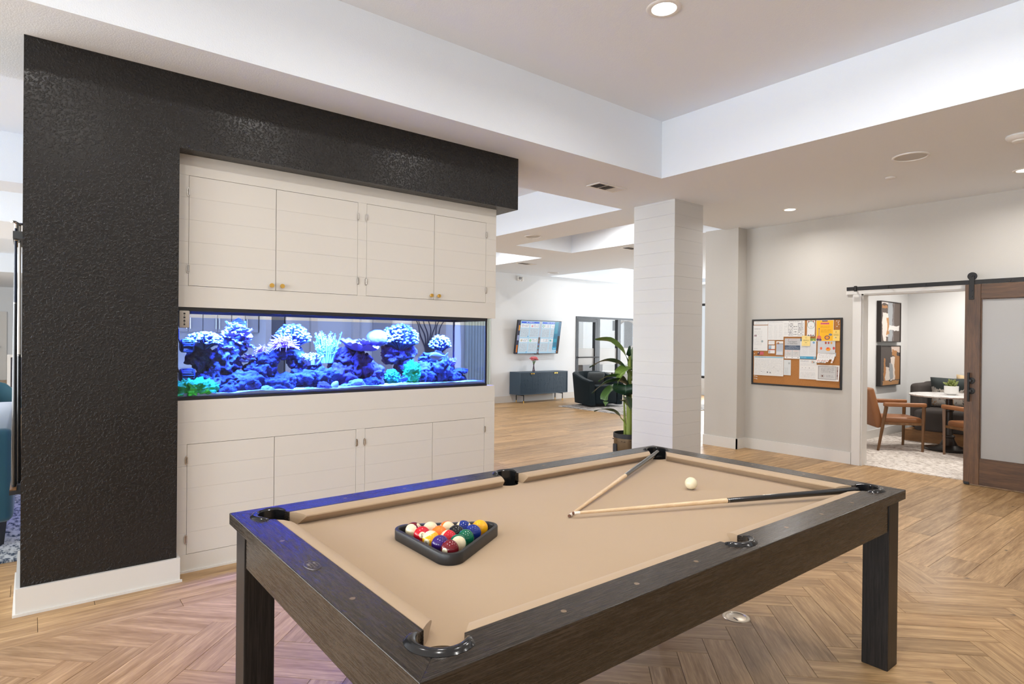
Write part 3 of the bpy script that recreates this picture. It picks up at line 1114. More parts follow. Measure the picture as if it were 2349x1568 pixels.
def anemone(label, c, r, n, mat, rng):
    rr = random.Random(rng)
    bm = B()
    for k in range(n):
        d = Vector((rr.gauss(0, 1), rr.gauss(0, .8), abs(rr.gauss(0, .8)))).normalized()
        p0 = Vector(c)+d*r*.2
        p1 = Vector(c)+d*r*.7
        p2 = Vector(c)+d*r*rr.uniform(.9, 1.15)+Vector((rr.uniform(-1, 1), rr.uniform(-1, 1), rr.uniform(-1.4, .2)))*r*.3
        tube(bm, [p0, p1, p2], [r*.05, r*.045, r*.02], 5)
    return tag(mk('anemone', bm, mat, smooth=True), label, 'anemone')
anemone('large pink hairy anemone on the arching rock', (1.365, 4.24, 1.355), 0.085, 190, M_PINK, 3)
anemone('small pink hairy anemone at the left of the arching rock', (1.225, 4.25, 1.325), 0.050, 110, M_PINK, 4)
bm = blob(B(), (0.79, 4.14, 1.075), 0.14, 0.08, 0.075, 0.42, 34, 5, 71, flat=SANDZ)
tag(mk('algae_mound', bm, M_GREEN, smooth='all'), 'bright green algae mound in the bottom left corner of the aquarium', 'algae')
bm = blob(B(), (2.36, 4.22, 1.155), 0.060, 0.06, 0.085, 0.45, 34, 5, 72, flat=SANDZ)
tag(mk('algae_mound', bm, M_GREEN, smooth='all'), 'bright green fan shaped algae clump right of the dark cave', 'algae')
bm = blob(B(), (2.21, 4.26, 1.115), 0.06, 0.06, 0.06, 0.45, 34, 5, 73, flat=SANDZ)
tag(mk('algae_mound', bm, plain('dark_green_algae', (0.05, 0.45, 0.14), 0.8, var=.3), smooth=True), 'dark green algae clump left of the dark cave', 'algae')

def fish(label, c, L_, mat, finmat, yaw):
    t = thing('reef_fish', label, 'fish', c, yaw, 'fish swimming in the aquarium')
    bm = B()
    n_ = 12
    prof = [(0, 0.10), (.06, .34), (.15, .66), (.28, .95), (.42, 1.0), (.58, .82), (.74, .5), (.86, .26), (1.0, .2)]
    rings = []
    for s_, h_ in prof:
        rings.append([bm.verts.new((L_*(0.5-s_), .09*L_*h_*math.cos(2*PI*k/n_), .20*L_*h_*math.sin(2*PI*k/n_))) for k in range(n_)])
    for a, b in zip(rings, rings[1:]):
        for k in range(n_):
            bm.faces.new((a[k], a[(k+1) % n_], b[(k+1) % n_], b[k]))
    bm.faces.new(rings[0])
    bm.faces.new(rings[-1])
    mk('body', bm, mat, t, smooth=True, local=True)
    for nm, pl_ in (('tail_fin', [(-.48, .03), (-.68, .17), (-.62, 0), (-.68, -.17), (-.48, -.03)]), ('dorsal_fin', [(.18, .17), (.05, .29), (-.25, .24), (-.36, .09)]), ('anal_fin', [(.0, -.18), (-.12, -.27), (-.28, -.22), (-.36, -.09)])):
        q = B()
        prism(q, [(a*L_, b*L_) for a, b in pl_], -.004*L_*2, .004*L_*2, Matrix.Rotation(PI/2, 4, 'X'))
        mk(nm, q, finmat, t, local=True)
    q = B()
    for sd in (-1, 1):
        w = B()
        bmesh.ops.create_icosphere(w, subdivisions=1, radius=.022*L_)
        join(q, w, Matrix.Translation((.38*L_, sd*.062*L_, .04*L_)))
    mk('eyes', q, M_BLACKGLOSS, t, local=True, smooth=True)
    return t
fish('silvery yellow striped fish in front of the right rock shelf', (2.545, 4.14, 1.285), 0.17, printed('fish_silver', (0.62, 0.60, 0.44), []), plain('fish_fin', (0.45, 0.46, 0.42), .5), R(190))
fish('small blue fish by the dark cave', (2.265, 4.17, 1.11), 0.10, plain('fish_blue', (0.12, 0.20, 0.75), .35), plain('fish_fin_blue', (0.15, 0.25, 0.8), .5), R(20))

# ---- pumps and controller at the left end
t = thing('pump_controller', 'flat white magnetic pump holder stuck to the top left of the aquarium glass', 'controller', (0.742, AY0, 1.47))
bm = B()
rbox(bm, 0.688, 0.745, AY0-0.022, AY0+0.001, 1.475, 1.578, 0.006, 2)
face_ = mk('cover', bm, plain('controller_white', (0.52, 0.47, 0.41), 0.5), t, smooth=True)
bm = B()
for z_, h_, w_ in ((1.560, .010, .010), (1.548, .004, .006), (1.537, .010, .010), (1.525, .003, .006), (1.516, .010, .010), (1.505, .004, .006), (1.495, .010, .009)):
    box(bm, 0.716-w_/2, 0.716+w_/2, AY0-0.0226, AY0-0.0218, z_-h_/2, z_+h_/2)
mk('printed_lettering', bm, M_BLACK, t)
bm = B()
rbox(bm, 0.692, 0.742, AY0+0.008, AY0+0.030, 1.480, 1.572, 0.006, 2)
mk('inner_magnet', bm, M_SEAM, t, smooth=True)
def pump(label, c, r, l_):
    t = thing('wave_pump', label, 'pump', c, 0, 'slotted wave pumps in the aquarium')
    bm = B()
    M = Matrix.Rotation(PI/2, 4, 'Y')
    lathe(bm, [(0, -l_*.5), (r*.8, -l_*.5), (r, -l_*.4), (r, -l_*.3)], 18, M)
    lathe(bm, [(r, l_*.38), (r*.9, l_*.5), (0, l_*.5)], 18, M)
    for k in range(18):
        a = 2*PI*k/18
        tube(bm, [(-l_*.32, r*.97*math.cos(a), r*.97*math.sin(a)), (l_*.40, r*.97*math.cos(a), r*.97*math.sin(a))], r*.075, 5)
    mk('cage', bm, M_SEAM, t, smooth=True, local=True)
    q = B()
    lathe(q, [(0, -l_*.3), (r*.45, -l_*.3), (r*.45, l_*.3), (0, l_*.36)], 12, M)
    mk('impeller', q, M_BLACK, t, smooth=True, local=True)
    q = B()
    tube(q, [(-l_*.5, 0, r*.3), (-l_*.62, 0, r*1.2), (-l_*.6, .01, r*2.6)], .0045, 6)
    mk('cable', q, M_BLACK, t, smooth=True, local=True)
pump('slotted black wave pump below the white controller', (0.755, 4.17, 1.365), 0.040, 0.075)
pump('slotted black wave pump low in the left corner above the green mound', (0.765, 4.22, 1.180), 0.042, 0.085)
# ------------------------------------------------------------------ pool table
TX0, TX1, TY0, TY1 = 0.574, 3.029, 0.985, 2.371
TZ, BEDZ = 0.7745, 0.7300
RW = 0.112          # width of the wooden rail
NOSE = 0.163        # cushion nose, from the outer edge
TM = (TX0+TX1)/2
table = thing('pool_table', 'dark stained pool table with tan cloth in the foreground', 'pool table', ((TX0+TX1)/2, (TY0+TY1)/2, 0))
CO, CR = 0.122, 0.056      # corner pocket centre offset, radius
SO, SR = 0.098, 0.052      # side pocket
E_ = 0.040                 # rail edge depth
def arc(cx, cy, r, a0, a1, n=10):
    return [(cx+r*math.cos(a0+(a1-a0)*k/n), cy+r*math.sin(a0+(a1-a0)*k/n)) for k in range(n+1)]

def rail_obj(poly, mat):
    bm = B()
    prism(bm, poly, TZ-E_, TZ)
    top = [e for e in bm.edges if e.verts[0].co.z > TZ-.001 and e.verts[1].co.z > TZ-.001]
    bmesh.ops.bevel(bm, geom=top, offset=0.0018, offset_type='OFFSET', segments=2, profile=.5, affect='EDGES')
    return mk('rail', bm, mat, table)
# local rail outlines in (s along, t inward) then mapped to the four sides
ai = math.asin((CO-RW)/CR)
ang_in = PI - 0 + 0
def corner_arc():
    # from the mitre point on the pocket circle to the inner rail line, s increasing
    a0 = R(225)
    a1 = math.atan2(RW-CO, math.sqrt(max(CR*CR-(RW-CO)**2, 1e-9))) + 2*PI
    return arc(CO, CO, CR, a0, a1, 12)          # passes under the pocket (t small)
def half_rail(Ls, side_pocket):
    """outline from the corner (s=0) to s=Ls; mirrored by the caller where needed"""
    pts = [(0, 0)]
    if side_pocket:
        c = Ls
        b0 = math.atan2(RW-SO, -math.sqrt(max(SR*SR-(RW-SO)**2, 1e-9)))
        b1 = R(270)
        far = [(Ls, 0)]
        side = arc(c, SO, SR, R(-90), -(2*PI-b0) if b0 > 0 else b0, 10)
        pts += far + side
    return pts + list(reversed(corner_arc()))
def mapper(side, mirror):
    def f(p):
        s, t = p
        if side == 'near':
            return (TX0+s, TY0+t) if not mirror else (TX1-s, TY0+t)
        if side == 'far':
            return (TX0+s, TY1-t) if not mirror else (TX1-s, TY1-t)
        if side == 'left':
            return (TX0+t, TY0+s)
        return (TX1-t, TY0+s)
    return f
HL = (TX1-TX0)/2
WL = TY1-TY0
for side in ('near', 'far'):
    for mir in (False, True):
        f = mapper(side, mir)
        rail_obj([f(p) for p in half_rail(HL-0.0004, True)], M_TBL)
ca_ = corner_arc()
end_poly = [(0, 0), (WL, 0)] + [(WL-s, t) for s, t in ca_] + list(reversed(ca_))
for side in ('left', 'right'):
    f = mapper(side, False)
    rail_obj([f(p) for p in end_poly], M_TBLY)

# cloth bed with the pocket mouths cut out
def bed_poly():
    pts = []
    i0 = RW
    # walk counter clockwise starting on the near side
    x0, x1, y0, y1 = TX0+i0, TX1-i0, TY0+i0, TY1-i0
    d = math.sqrt(CR*CR-(CO-RW)**2)
    a = math.asin((RW-CO)/CR)
    # near left corner: arc inside the table from (RW, CO+d) to (CO+d, RW)
    pts += arc(TX0+CO, TY0+CO, CR, PI/2-a, a, 10)
    ds = math.sqrt(SR*SR-(RW-SO)**2)
    b = math.asin((RW-SO)/SR)
    pts += arc(TM, TY0+SO, SR, PI-b, b, 10)
    pts += arc(TX1-CO, TY0+CO, CR, PI-a, PI/2+a, 10)
    pts += arc(TX1-CO, TY1-CO, CR, -PI/2-a, -PI+a, 10)
    pts += arc(TM, TY1-SO, SR, -b, -PI+b, 10)
    pts += arc(TX0+CO, TY1-CO, CR, -a, -PI/2+a, 10)
    return pts
bm = B()
prism(bm, bed_poly(), BEDZ-0.03, BEDZ)
mk('cloth_bed', bm, M_CLOTH, table)

def cushion(side, mir, s0, s1, k0, k1):
    """s0,s1: ends along the back; k0,k1: how far each end steps in at the nose"""
    f = mapper(side, mir)
    sec = [(RW+.0005, TZ-0.001), (RW+.020, TZ-.0015), (NOSE-.010, TZ-.006), (NOSE-.001, TZ-.011), (NOSE, TZ-.015), (NOSE-.004, TZ-.019), (NOSE-.026, BEDZ+.0005), (RW+.0005, BEDZ+.0005)]
    bm = B()
    ra, rb = [], []
    for t, z in sec:
        q = max(0, (t-RW)/(NOSE-RW))
        xa, ya = f((s0+k0*q, t))
        xb, yb = f((s1-k1*q, t))
        ra.append(bm.verts.new((xa, ya, z)))
        rb.append(bm.verts.new((xb, yb, z)))
    n = len(sec)
    for i in range(n):
        j = (i+1) % n
        bm.faces.new((ra[i], ra[j], rb[j], rb[i]))
    bm.faces.new(ra)
    bm.faces.new(list(reversed(rb)))
    return mk('cushion', bm, M_CLOTH, table, smooth=True)
cs = CO+CR+.003
for side in ('near', 'far'):
    for mir in (False, True):
        cushion(side, mir, cs, HL-SR-.002, .046, .018)
for side in ('left', 'right'):
    cushion(side, False, cs, WL-cs, .046, .046)

def pocket(cx, cy, face, r, span):
    """black moulded pocket: horseshoe flange on the rail and a deep bucket"""
    p = thing_part('pocket')
    bm = B()
    n = 26
    a0, a1 = face+PI-span/2, face+PI+span/2
    sec = [(-.002, -.012), (-.002, .005), (.004, .010), (.011, .011), (.017, .009), (.022, .004), (.025, .001), (.025, -.002)]
    rows_ = []
    for k in range(n+1):
        a = a0+(a1-a0)*k/n
        tp = min(1, math.sqrt(min(1, 7.0*min(k, n-k)/n+.12)))
        rows_.append([bm.verts.new((cx+(r+d*tp)*math.cos(a), cy+(r+d*tp)*math.sin(a), TZ+h*(tp if h > 0 else 1))) for d, h in sec])
    for a, b in zip(rows_, rows_[1:]):
        for i in range(len(sec)-1):
            bm.faces.new((a[i], a[i+1], b[i+1], b[i]))
    bm.faces.new(rows_[0])
    bm.faces.new(list(reversed(rows_[-1])))
    o = mk('pocket', bm, M_BLACKGLOSS, table, smooth=True)
    bm = B()
    lo = []
    for k in range(n+1):
        a = a0+(a1-a0)*k/n
        lo.append((bm.verts.new((cx+(r-.0012)*math.cos(a), cy+(r-.0012)*math.sin(a), TZ+.003)), bm.verts.new((cx+(r-.004)*math.cos(a), cy+(r-.004)*math.sin(a), BEDZ-.031))))
    for a, b in zip(lo, lo[1:]):
        bm.faces.new((a[0], b[0], b[1], a[1]))
    mk('liner', bm, M_BLACKGLOSS, o, smooth=True)
    bm = B()
    lathe(bm, [(r-.002, BEDZ-.008), (r-.003, .640), (0, .632)], 28, Matrix.Translation((cx, cy, 0)))
    mk('bucket', bm, M_BLACK, o, smooth=True)
def thing_part(n):
    return None
for cx, cy, fa in ((TX0+CO, TY0+CO, R(45)), (TX1-CO, TY0+CO, R(135)), (TX1-CO, TY1-CO, R(225)), (TX0+CO, TY1-CO, R(315))):
    pocket(cx, cy, fa, CR, R(205))
pocket(TM, TY0+SO, R(90), SR, R(165))
pocket(TM, TY1-SO, R(270), SR, R(165))

# aprons and legs
LI, LW = 0.020, 0.106
AZ = 0.606
for x0, x1, y0, y1, m_ in ((TX0+LI+LW+.008, TX1-LI-LW-.008, TY0+LI+.004, TY0+LI+.034, M_TBL), (TX0+LI+LW+.008, TX1-LI-LW-.008, TY1-LI-.034, TY1-LI-.004, M_TBL),
                           (TX0+LI+.004, TX0+LI+.034, TY0+LI+LW+.008, TY1-LI-LW-.008, M_TBLY), (TX1-LI-.034, TX1-LI-.004, TY0+LI+LW+.008, TY1-LI-LW-.008, M_TBLY)):
    bm = B()
    box(bm, x0, x1, y0, y1, AZ, TZ-E_-.0005)
    mk('apron', bm, m_, table)
for x0 in (TX0+LI, TX1-LI-LW):
    for y0 in (TY0+LI, TY1-LI-LW):
        bm = B()
        rbox(bm, x0, x0+LW, y0, y0+LW, 0, TZ-E_-.0005, 0.003, 2)
        mk('leg', bm, M_TBLZ, table)
bm = B()
box(bm, TX0+.05, TX1-.05, TY0+.05, TY1-.05, AZ+.012, AZ+.020)
mk('underside', bm, M_BLACK, table)
M_DOT = plain('bronze_sight', (0.30, 0.22, 0.15), 0.35, metal=0.7)
def sight(x, y):
    bm = B()
    lathe(bm, [(0, TZ+.0006), (.0065, TZ+.0006), (.0075, TZ+.0002), (.0075, TZ-.002)], 14, Matrix.Translation((x, y, 0)))
    mk('sight', bm, M_DOT, table)
for k in (1, 2, 3):
    for s_ in (-1, 1):
        for y in (TY0+.054, TY1-.054):
            sight(TM+s_*.268*k, y)
for y in ((TY0+TY1)/2-.268, (TY0+TY1)/2+.268):
    sight(TX0+.054, y)
    sight(TX1-.054, y)
sight(TX1-.054, (TY0+TY1)/2)
# oval maker's plate
bm = B()
M = Matrix.Translation((TX0+.054, (TY0+TY1)/2+.006, TZ)) @ Matrix.Diagonal((.021, .040, 1, 1))
lathe(bm, [(0, .0008), (.86, .0008), (.90, .002), (1.0, .002), (1.03, .0), (1.03, -.002)], 32, M)
pl_ = mk('maker_plate', bm, plain('pewter', (0.10, 0.085, 0.085), 0.35, metal=.8), table, smooth=True)
bm = B()
rr = random.Random(3)
for k in range(3):
    yy = (TY0+TY1)/2+.006+(k-1)*.0
    pts = []
    for q in range(15):
        a = q/14
        pts.append((TX0+.054+(k-1)*.009+.0035*math.sin(q*2.2+k*2), (TY0+TY1)/2+.006+(a-.5)*(.052 if k == 1 else .036), TZ+.0016))
    tube(bm, pts, .0011, 5)
mk('engraving', bm, plain('pewter_light', (0.28, 0.25, 0.26), 0.3, metal=.8), pl_, smooth=True)

# ------------------------------------------------------------------ balls
BR = 0.0286
TC = Vector((1.103, 1.715, BEDZ+BR+.0004))
def corner_pt(a, d=0.1325):
    return TC+Vector((math.cos(a), math.sin(a), 0))*d
c15, c1, c7 = corner_pt(R(120)), corner_pt(0), corner_pt(R(240))
tocam = (Vector((0, 0, EYE))-TC).normalized()
iright = Vector((math.sin(YAW), -math.cos(YAW), 0))
iup = iright.cross(-tocam).normalized()
if iup.z < 0:
    iup = -iup
IVORY = (0.80, 0.70, 0.47)
def ball_mat(name, c, striped):
    m = NT(name)
    if striped:
        sp = m.n('ShaderNodeSeparateXYZ')
        m.l(m.obj(), sp.inputs[0])
        f = m.math('LESS_THAN', m.math('ABSOLUTE', sp.outputs[2]), BR*0.56)
        m.l(m.mix(f, IVORY, c), m.b.inputs['Base Color'])
    else:
        m.b.inputs['Base Color'].default_value = (*c, 1)
    m.b.inputs['Roughness'].default_value = 0.09
    return m.m
sph = B()
bmesh.ops.create_uvsphere(sph, u_segments=36, v_segments=20, radius=BR)
for f_ in sph.faces:
    f_.smooth = True
me_ball = bpy.data.meshes.new('ball')
sph.to_mesh(me_ball)
sph.free()

def text_mesh(s, size):
    cu = bpy.data.curves.new('t', 'FONT')
    cu.body = s
    cu.size = size
    cu.align_x = 'CENTER'
    cu.align_y = 'CENTER'
    cu.resolution_u = 3
    ob = bpy.data.objects.new('t', cu)
    me = bpy.data.meshes.new_from_object(ob)
    bpy.data.objects.remove(ob)
    bpy.data.curves.remove(cu)
    return me

def pool_ball(num, label, c, pos, color, striped, axis=None, spot=None, roll=0.0):
    """axis: stripe normal; spot: where the number disc looks"""
    me = me_ball.copy()
    me.materials.append(ball_mat('ball_paint_%s' % num, color, striped))
    o = bpy.data.objects.new('pool_ball', me)
    col.objects.link(o)
    o.location = pos
    tag(o, label, 'ball', 'pool balls in the triangle')
    sp = spot.normalized()
    if axis is None:
        axis = sp.cross(iright)
    z = axis.normalized()
    x = (sp - z*sp.dot(z)).normalized()
    y = z.cross(x)
    o.matrix_world = Matrix(((x.x, y.x, z.x, pos.x), (x.y, y.y, z.y, pos.y), (x.z, y.z, z.z, pos.z), (0, 0, 0, 1)))
    for sd in ((1, -1) if sp.dot(tocam) > .2 else (1,)):
        b = B()
        n, ra = 24, 0.0105
        ctr = b.verts.new((BR*1.002*sd, 0, 0))
        prev = None
        for q in range(1, 4):
            rr_ = ra*q/3
            ring = []
            for k in range(n):
                v = Vector((sd*math.sqrt(BR*BR-rr_*rr_), rr_*math.cos(2*PI*k/n), rr_*math.sin(2*PI*k/n)))
                ring.append(b.verts.new(v*1.003))
            for k in range(n):
                if prev is None:
                    b.faces.new((ctr, ring[k], ring[(k+1) % n]))
                else:
                    b.faces.new((prev[k], ring[k], ring[(k+1) % n], prev[(k+1) % n]))
            prev = ring
        s_ = mk('number_spot', b, M_IVORY, o, smooth=True, local=True)
        tm = text_mesh(num, 0.0155)
        b = B()
        b.from_mesh(tm)
        bpy.data.meshes.remove(tm)
        ca, sa = math.cos(roll), math.sin(roll)
        for v in b.verts:
            tx, ty = (v.co.x*ca-v.co.y*sa), (v.co.x*sa+v.co.y*ca)
            w = Vector((sd*math.sqrt(max(BR*BR-tx*tx-ty*ty, 1e-8)), sd*tx, ty))
            v.co = w*1.006
        mk('number', b, M_BLACK, s_, local=True)
    return o
def bp(row, i):
    return c15 + (c7-c15)*(row/4) + (c1-c15)*(i/4)
U, Rt, Cm = iup, iright, tocam
YEL, BLU, RED, PUR, ORA, GRN, MAR, BLK = (0.95, 0.46, 0.01), (0.010, 0.030, 0.22), (0.60, 0.010, 0.022), (0.045, 0.016, 0.16), (0.95, 0.20, 0.02), (0.004, 0.13, 0.065), (0.16, 0.010, 0.016), (0.010, 0.010, 0.011)
pool_ball('15', 'ivory ball with maroon stripe in the left corner of the triangle', None, bp(0, 0), MAR, True, Cm*0.9-Rt*.45-U*.1, Rt*.72+U*.62+Cm*.3, R(150))
pool_ball('12', 'ivory capped purple stripe ball second from left in the back row', None, bp(0, 1), PUR, True, Cm+U*.55, -U+Cm*.1)
pool_ball('13', 'ivory capped orange stripe ball in the middle of the back row', None, bp(0, 2), ORA, True, Cm+Rt*.45+U*.25, -Rt+U*.1)
pool_ball('10', 'dark blue striped ball fourth in the back row', None, bp(0, 3), BLU, True, -Rt+U*.15, -Cm-U*.4)
pool_ball('1', 'plain yellow ball in the right corner of the triangle', None, bp(0, 4), YEL, False, None, -Cm-U)
pool_ball('3', 'plain red ball showing its upside down three', None, bp(1, 0), RED, False, None, Cm+Rt*.05-U*.02, R(190))
pool_ball('5', 'plain orange ball in the second row', None, bp(1, 1), ORA, False, None, -Cm)
pool_ball('8', 'black ball in the second row', None, bp(1, 2), BLK, False, None, -Cm)
pool_ball('2', 'plain dark blue ball beside the yellow corner ball', None, bp(1, 3), BLU, False, None, -Cm)
pool_ball('9', 'yellow striped ball showing a tilted nine', None, bp(2, 0), YEL, True, U*.85-Rt*.42+Cm*.15, Cm*.8-Rt*.45-U*.30, R(165))
pool_ball('11', 'red striped ball at the centre of the triangle', None, bp(2, 1), RED, True, Rt*.8-U*.55+Cm*.15, -Cm)
pool_ball('6', 'plain green ball in the third row', None, bp(2, 2), GRN, False, None, -Cm)
pool_ball('4', 'plain purple ball behind the maroon front ball', None, bp(3, 0), PUR, False, None, -Cm)
pool_ball('14', 'ivory capped green stripe ball near the front corner', None, bp(3, 1), GRN, True, Cm+Rt*.12-U*.05, Rt*.8-U)
pool_ball('7', 'plain maroon ball at the front corner of the triangle', None, bp(4, 0), MAR, False, None, Cm*.75-Rt*.52-U*.22, R(200))
me = me_ball.copy()
me.materials.append(M_IVORY)
o = bpy.data.objects.new('cue_ball', me)
col.objects.link(o)
o.location = (2.415, 1.668, BEDZ+BR+.0004)
tag(o, 'lone ivory cue ball on the open tan cloth', 'ball')

# triangle rack
def rounded_tri(rad, n=9):
    pts = []
    for a in (0, R(120), R(240)):
        c = corner_pt(a, 0.151)
        pts += [(c.x+rad*math.cos(a+R(-60)+R(120)*k/n), c.y+rad*math.sin(a+R(-60)+R(120)*k/n)) for k in range(n+1)]
    return pts
bm = B()
outs = [(0.0475, BEDZ+.0008), (0.0485, BEDZ+.004), (0.0485, BEDZ+.033), (0.0465, BEDZ+.036), (0.0365, BEDZ+.0365), (0.0345, BEDZ+.034), (0.0330, BEDZ+.030), (0.0315, BEDZ+.0008)]
loops = [[bm.verts.new((x, y, z)) for x, y in rounded_tri(r_)] for r_, z in outs]
loops.append(loops[0])
for a, b in zip(loops, loops[1:]):
    for k in range(len(a)):
        bm.faces.new((a[k], a[(k+1) % len(a)], b[(k+1) % len(a)], b[k]))
tag(mk('triangle_rack', bm, M_RACK, smooth=True), 'black plastic triangle rack around the pool balls', 'rack')

# ------------------------------------------------------------------ cues
M_FERR = plain('white_ferrule', (0.82, 0.76, 0.68), 0.35)
M_TIP = plain('brown_leather_tip', (0.16, 0.07, 0.04), 0.8)
M_BUTT = plain('black_lacquer', (0.010, 0.010, 0.010), 0.12, coat=.6)
def cue(label, tip, butt, joint, name='pool_cue', shaft=M_MAPLE, group=None, ferr=M_FERR, r0=.0060, r1=.0145):
    tip, butt = Vector(tip), Vector(butt)
    t = thing(name, label, 'cue', tip, 0, group)
    L_ = (butt-tip).length
    def seg(nm, a, b, ra, rb, m_):
        bm = B()
        tube(bm, [tip.lerp(butt, a), tip.lerp(butt, b)], [ra, rb], 16)
        mk(nm, bm, m_, t, smooth=True)
    rad = lambda q: r0+(r1-r0)*q
    seg('tip', 0, .006/L_, r0*.95, r0, M_TIP)
    seg('ferrule', .006/L_, .030/L_, r0, r0, ferr)
    seg('shaft', .030/L_, joint, r0, rad(joint), shaft)
    seg('collar', joint, joint+.006/L_, rad(joint)*1.02, rad(joint)*1.02, M_BUTT)
    seg('ring', joint+.006/L_, joint+.008/L_, rad(joint)*1.02, rad(joint)*1.02, M_NICKEL)
    seg('butt', joint+.008/L_, 1-.012/L_, rad(joint), r1, M_BUTT)
    seg('bumper', 1-.012/L_, 1, r1*.86, r1*.72, M_BLACK)
    return t
cue('maple cue with black butt in the far right corner pocket', (1.640, 1.684, BEDZ+.0075), (2.905, 2.238, BEDZ+.0345), .53)
cue('maple cue with black butt in the near right corner pocket', (1.648, 1.673, BEDZ+.0200), (2.905, 1.135, BEDZ+.0330), .505)
# ------------------------------------------------------------------ ceiling fittings
M_LENS = glow('lamp_lens', (1.0, 0.93, 0.82), 14.0)
WARM = (1.0, 0.975, 0.945)
def downlight(label, x, y, z, power, r=0.095, group='recessed ceiling downlights', color=WARM, spread=163):
    t = thing('recessed_light', label, 'light', (x, y, z), 0, group)
    bm = B()
    lathe(bm, [(r*.78, -.0005), (r*.80, -.006), (r*.98, -.008), (r*1.10, -.005), (r*1.14, -.0005)], 32, Matrix.Translation((x, y, z)))
    mk('trim_ring', bm, M_WHITE, t, smooth=True)
    bm = B()
    lathe(bm, [(r*.785, -.0012), (r*.5, -.0035), (0, -.0045)], 28, Matrix.Translation((x, y, z)))
    mk('lens', bm, M_LENS, t, smooth=True)
    area_light('downlight', (x, y, z-.012), (0, 0, -1), r*1.5, 0, power, color, spread, 'DISK')
    return t
HT = 3.476
downlight('round glowing downlight in the tray ceiling above the pool table', 3.04, 2.33, HT, 12.5)
for x, y in ((3.60, 1.13), (1.50, 2.33), (-0.05, 2.33), (2.05, 0.85), (0.30, 0.70), (3.60, -0.60), (1.80, -0.75)):
    downlight('round downlight in the tray ceiling out of the picture over the near floor', x, y, HT, 12.5, group='tray downlights nearer the camera')
downlight('round glowing downlight in the low ceiling in front of the corkboard', 6.774, 3.40, ZC, 16, 0.075)
downlight('round downlight in the low ceiling at the right edge above the sliding door', 6.76, 1.315, ZC, 16, 0.075)
for x, y, z in ((6.72, 6.1, 3.40), (6.6, 9.2, 3.40), (3.6, 9.2, 3.40), (10.4, 9.2, 3.40), (3.4, 6.2, 3.436)):  # unseen lamps added inside the trays to brighten the lounge
    downlight('added unseen downlight in a raised tray of the lounge ceiling', x, y, z, 33, 0.075, 'added lounge downlights')
for x, y in ((8.9, 2.6), (10.4, 2.6), (9.0, 0.6)):
    downlight('round downlight in the study ceiling', x, y, 2.62, 27, 0.075, 'study downlights', (1.0, 0.955, 0.90))

def ceiling_speaker(label, x, y, z, r=0.125):
    t = thing('ceiling_speaker', label, 'speaker', (x, y, z), 0, 'round ceiling speakers')
    bm = B()
    lathe(bm, [(r*.9, -.002), (r*.92, -.009), (r*1.0, -.010), (r*1.05, -.006), (r*1.06, -.0005)], 40, Matrix.Translation((x, y, z)))
    mk('bezel', bm, M_WHITE, t, smooth=True)
    bm = B()
    lathe(bm, [(r*.905, -.003), (r*.6, -.0055), (0, -.0065)], 40, Matrix.Translation((x, y, z)))
    mk('grille', bm, plain('speaker_mesh', (0.60, 0.60, 0.59), .7, bump=(700, .8, .001)), t, smooth=True)
ceiling_speaker('round grey ceiling speaker over the right side of the room', 5.585, 1.808, ZC)
ceiling_speaker('round ceiling speaker in the lounge beyond the dark beam', 5.75, 6.72, ZC, .12)
ceiling_speaker('small round ceiling speaker close to the television wall', 9.17, 10.0, ZC, .12)
t = thing('smoke_detector', 'white round smoke detector at the right edge of the ceiling', 'detector', (5.62, 1.12, ZC))
bm = B()
lathe(bm, [(.085, -.0005), (.088, -.012), (.075, -.028), (.052, -.036), (0, -.038)], 32, Matrix.Translation((5.62, 1.12, ZC)))
mk('housing', bm, M_WHITE, t, smooth=True)
bm = B()
lathe(bm, [(.050, -.0362), (.047, -.045), (.028, -.050), (0, -.051)], 28, Matrix.Translation((5.62, 1.12, ZC)))
mk('cap', bm, M_WHITE, t, smooth=True)
t = thing('sprinkler', 'small white sprinkler cover on the low ceiling', 'sprinkler', (6.157, 2.154, ZC))
bm = B()
lathe(bm, [(.040, -.0005), (.040, -.008), (.036, -.011), (0, -.012)], 24, Matrix.Translation((6.157, 2.154, ZC)))
mk('cover_plate', bm, M_WHITE, t, smooth=True)
bm = B()
lathe(bm, [(.045, -.0004), (.046, -.003), (.041, -.004)], 24, Matrix.Translation((6.157, 2.154, ZC)))
mk('rim', bm, M_WHITE, t, smooth=True)

def vent(label, x0, x1, y0, y1, z, cells):
    t = thing('air_vent', label, 'vent', ((x0+x1)/2, (y0+y1)/2, z), 0, 'ceiling air vents')
    bm = B()
    f = .022
    box(bm, x0, x1, y0, y0+f, z-.008, z-.0004)
    box(bm, x0, x1, y1-f, y1, z-.008, z-.0004)
    box(bm, x0, x0+f, y0+f, y1-f, z-.008, z-.0004)
    box(bm, x1-f, x1, y0+f, y1-f, z-.008, z-.0004)
    w = (x1-x0-2*f)/cells
    for k in range(1, cells):
        box(bm, x0+f+w*k-.006, x0+f+w*k+.006, y0+f, y1-f, z-.008, z-.0004)
    mk('frame', bm, M_WHITE, t)
    for k in range(cells):
        xa, xb = x0+f+w*k+.007, x0+f+w*(k+1)-.007
        bm = B()
        n = 7
        for q in range(n):
            yy = y0+f+(y1-y0-2*f)*(q+.5)/n
            a = R(38 if k < cells-1 else -38)
            M = Matrix.Translation(((xa+xb)/2, yy, z-.0065)) @ Matrix.Rotation(a, 4, 'X')
            box(bm, -(xb-xa)/2, (xb-xa)/2, -.0075, .0075, -.0008, .0008, M)
        mk('louvre', bm, plain('vent_louvre', (0.30, 0.285, 0.28), .5) if k < cells-1 else M_WHITE, t)
    mk('duct', box(B(), x0+f, x1-f, y0+f, y1-f, z-.0012, z-.0004), M_GAP, t)
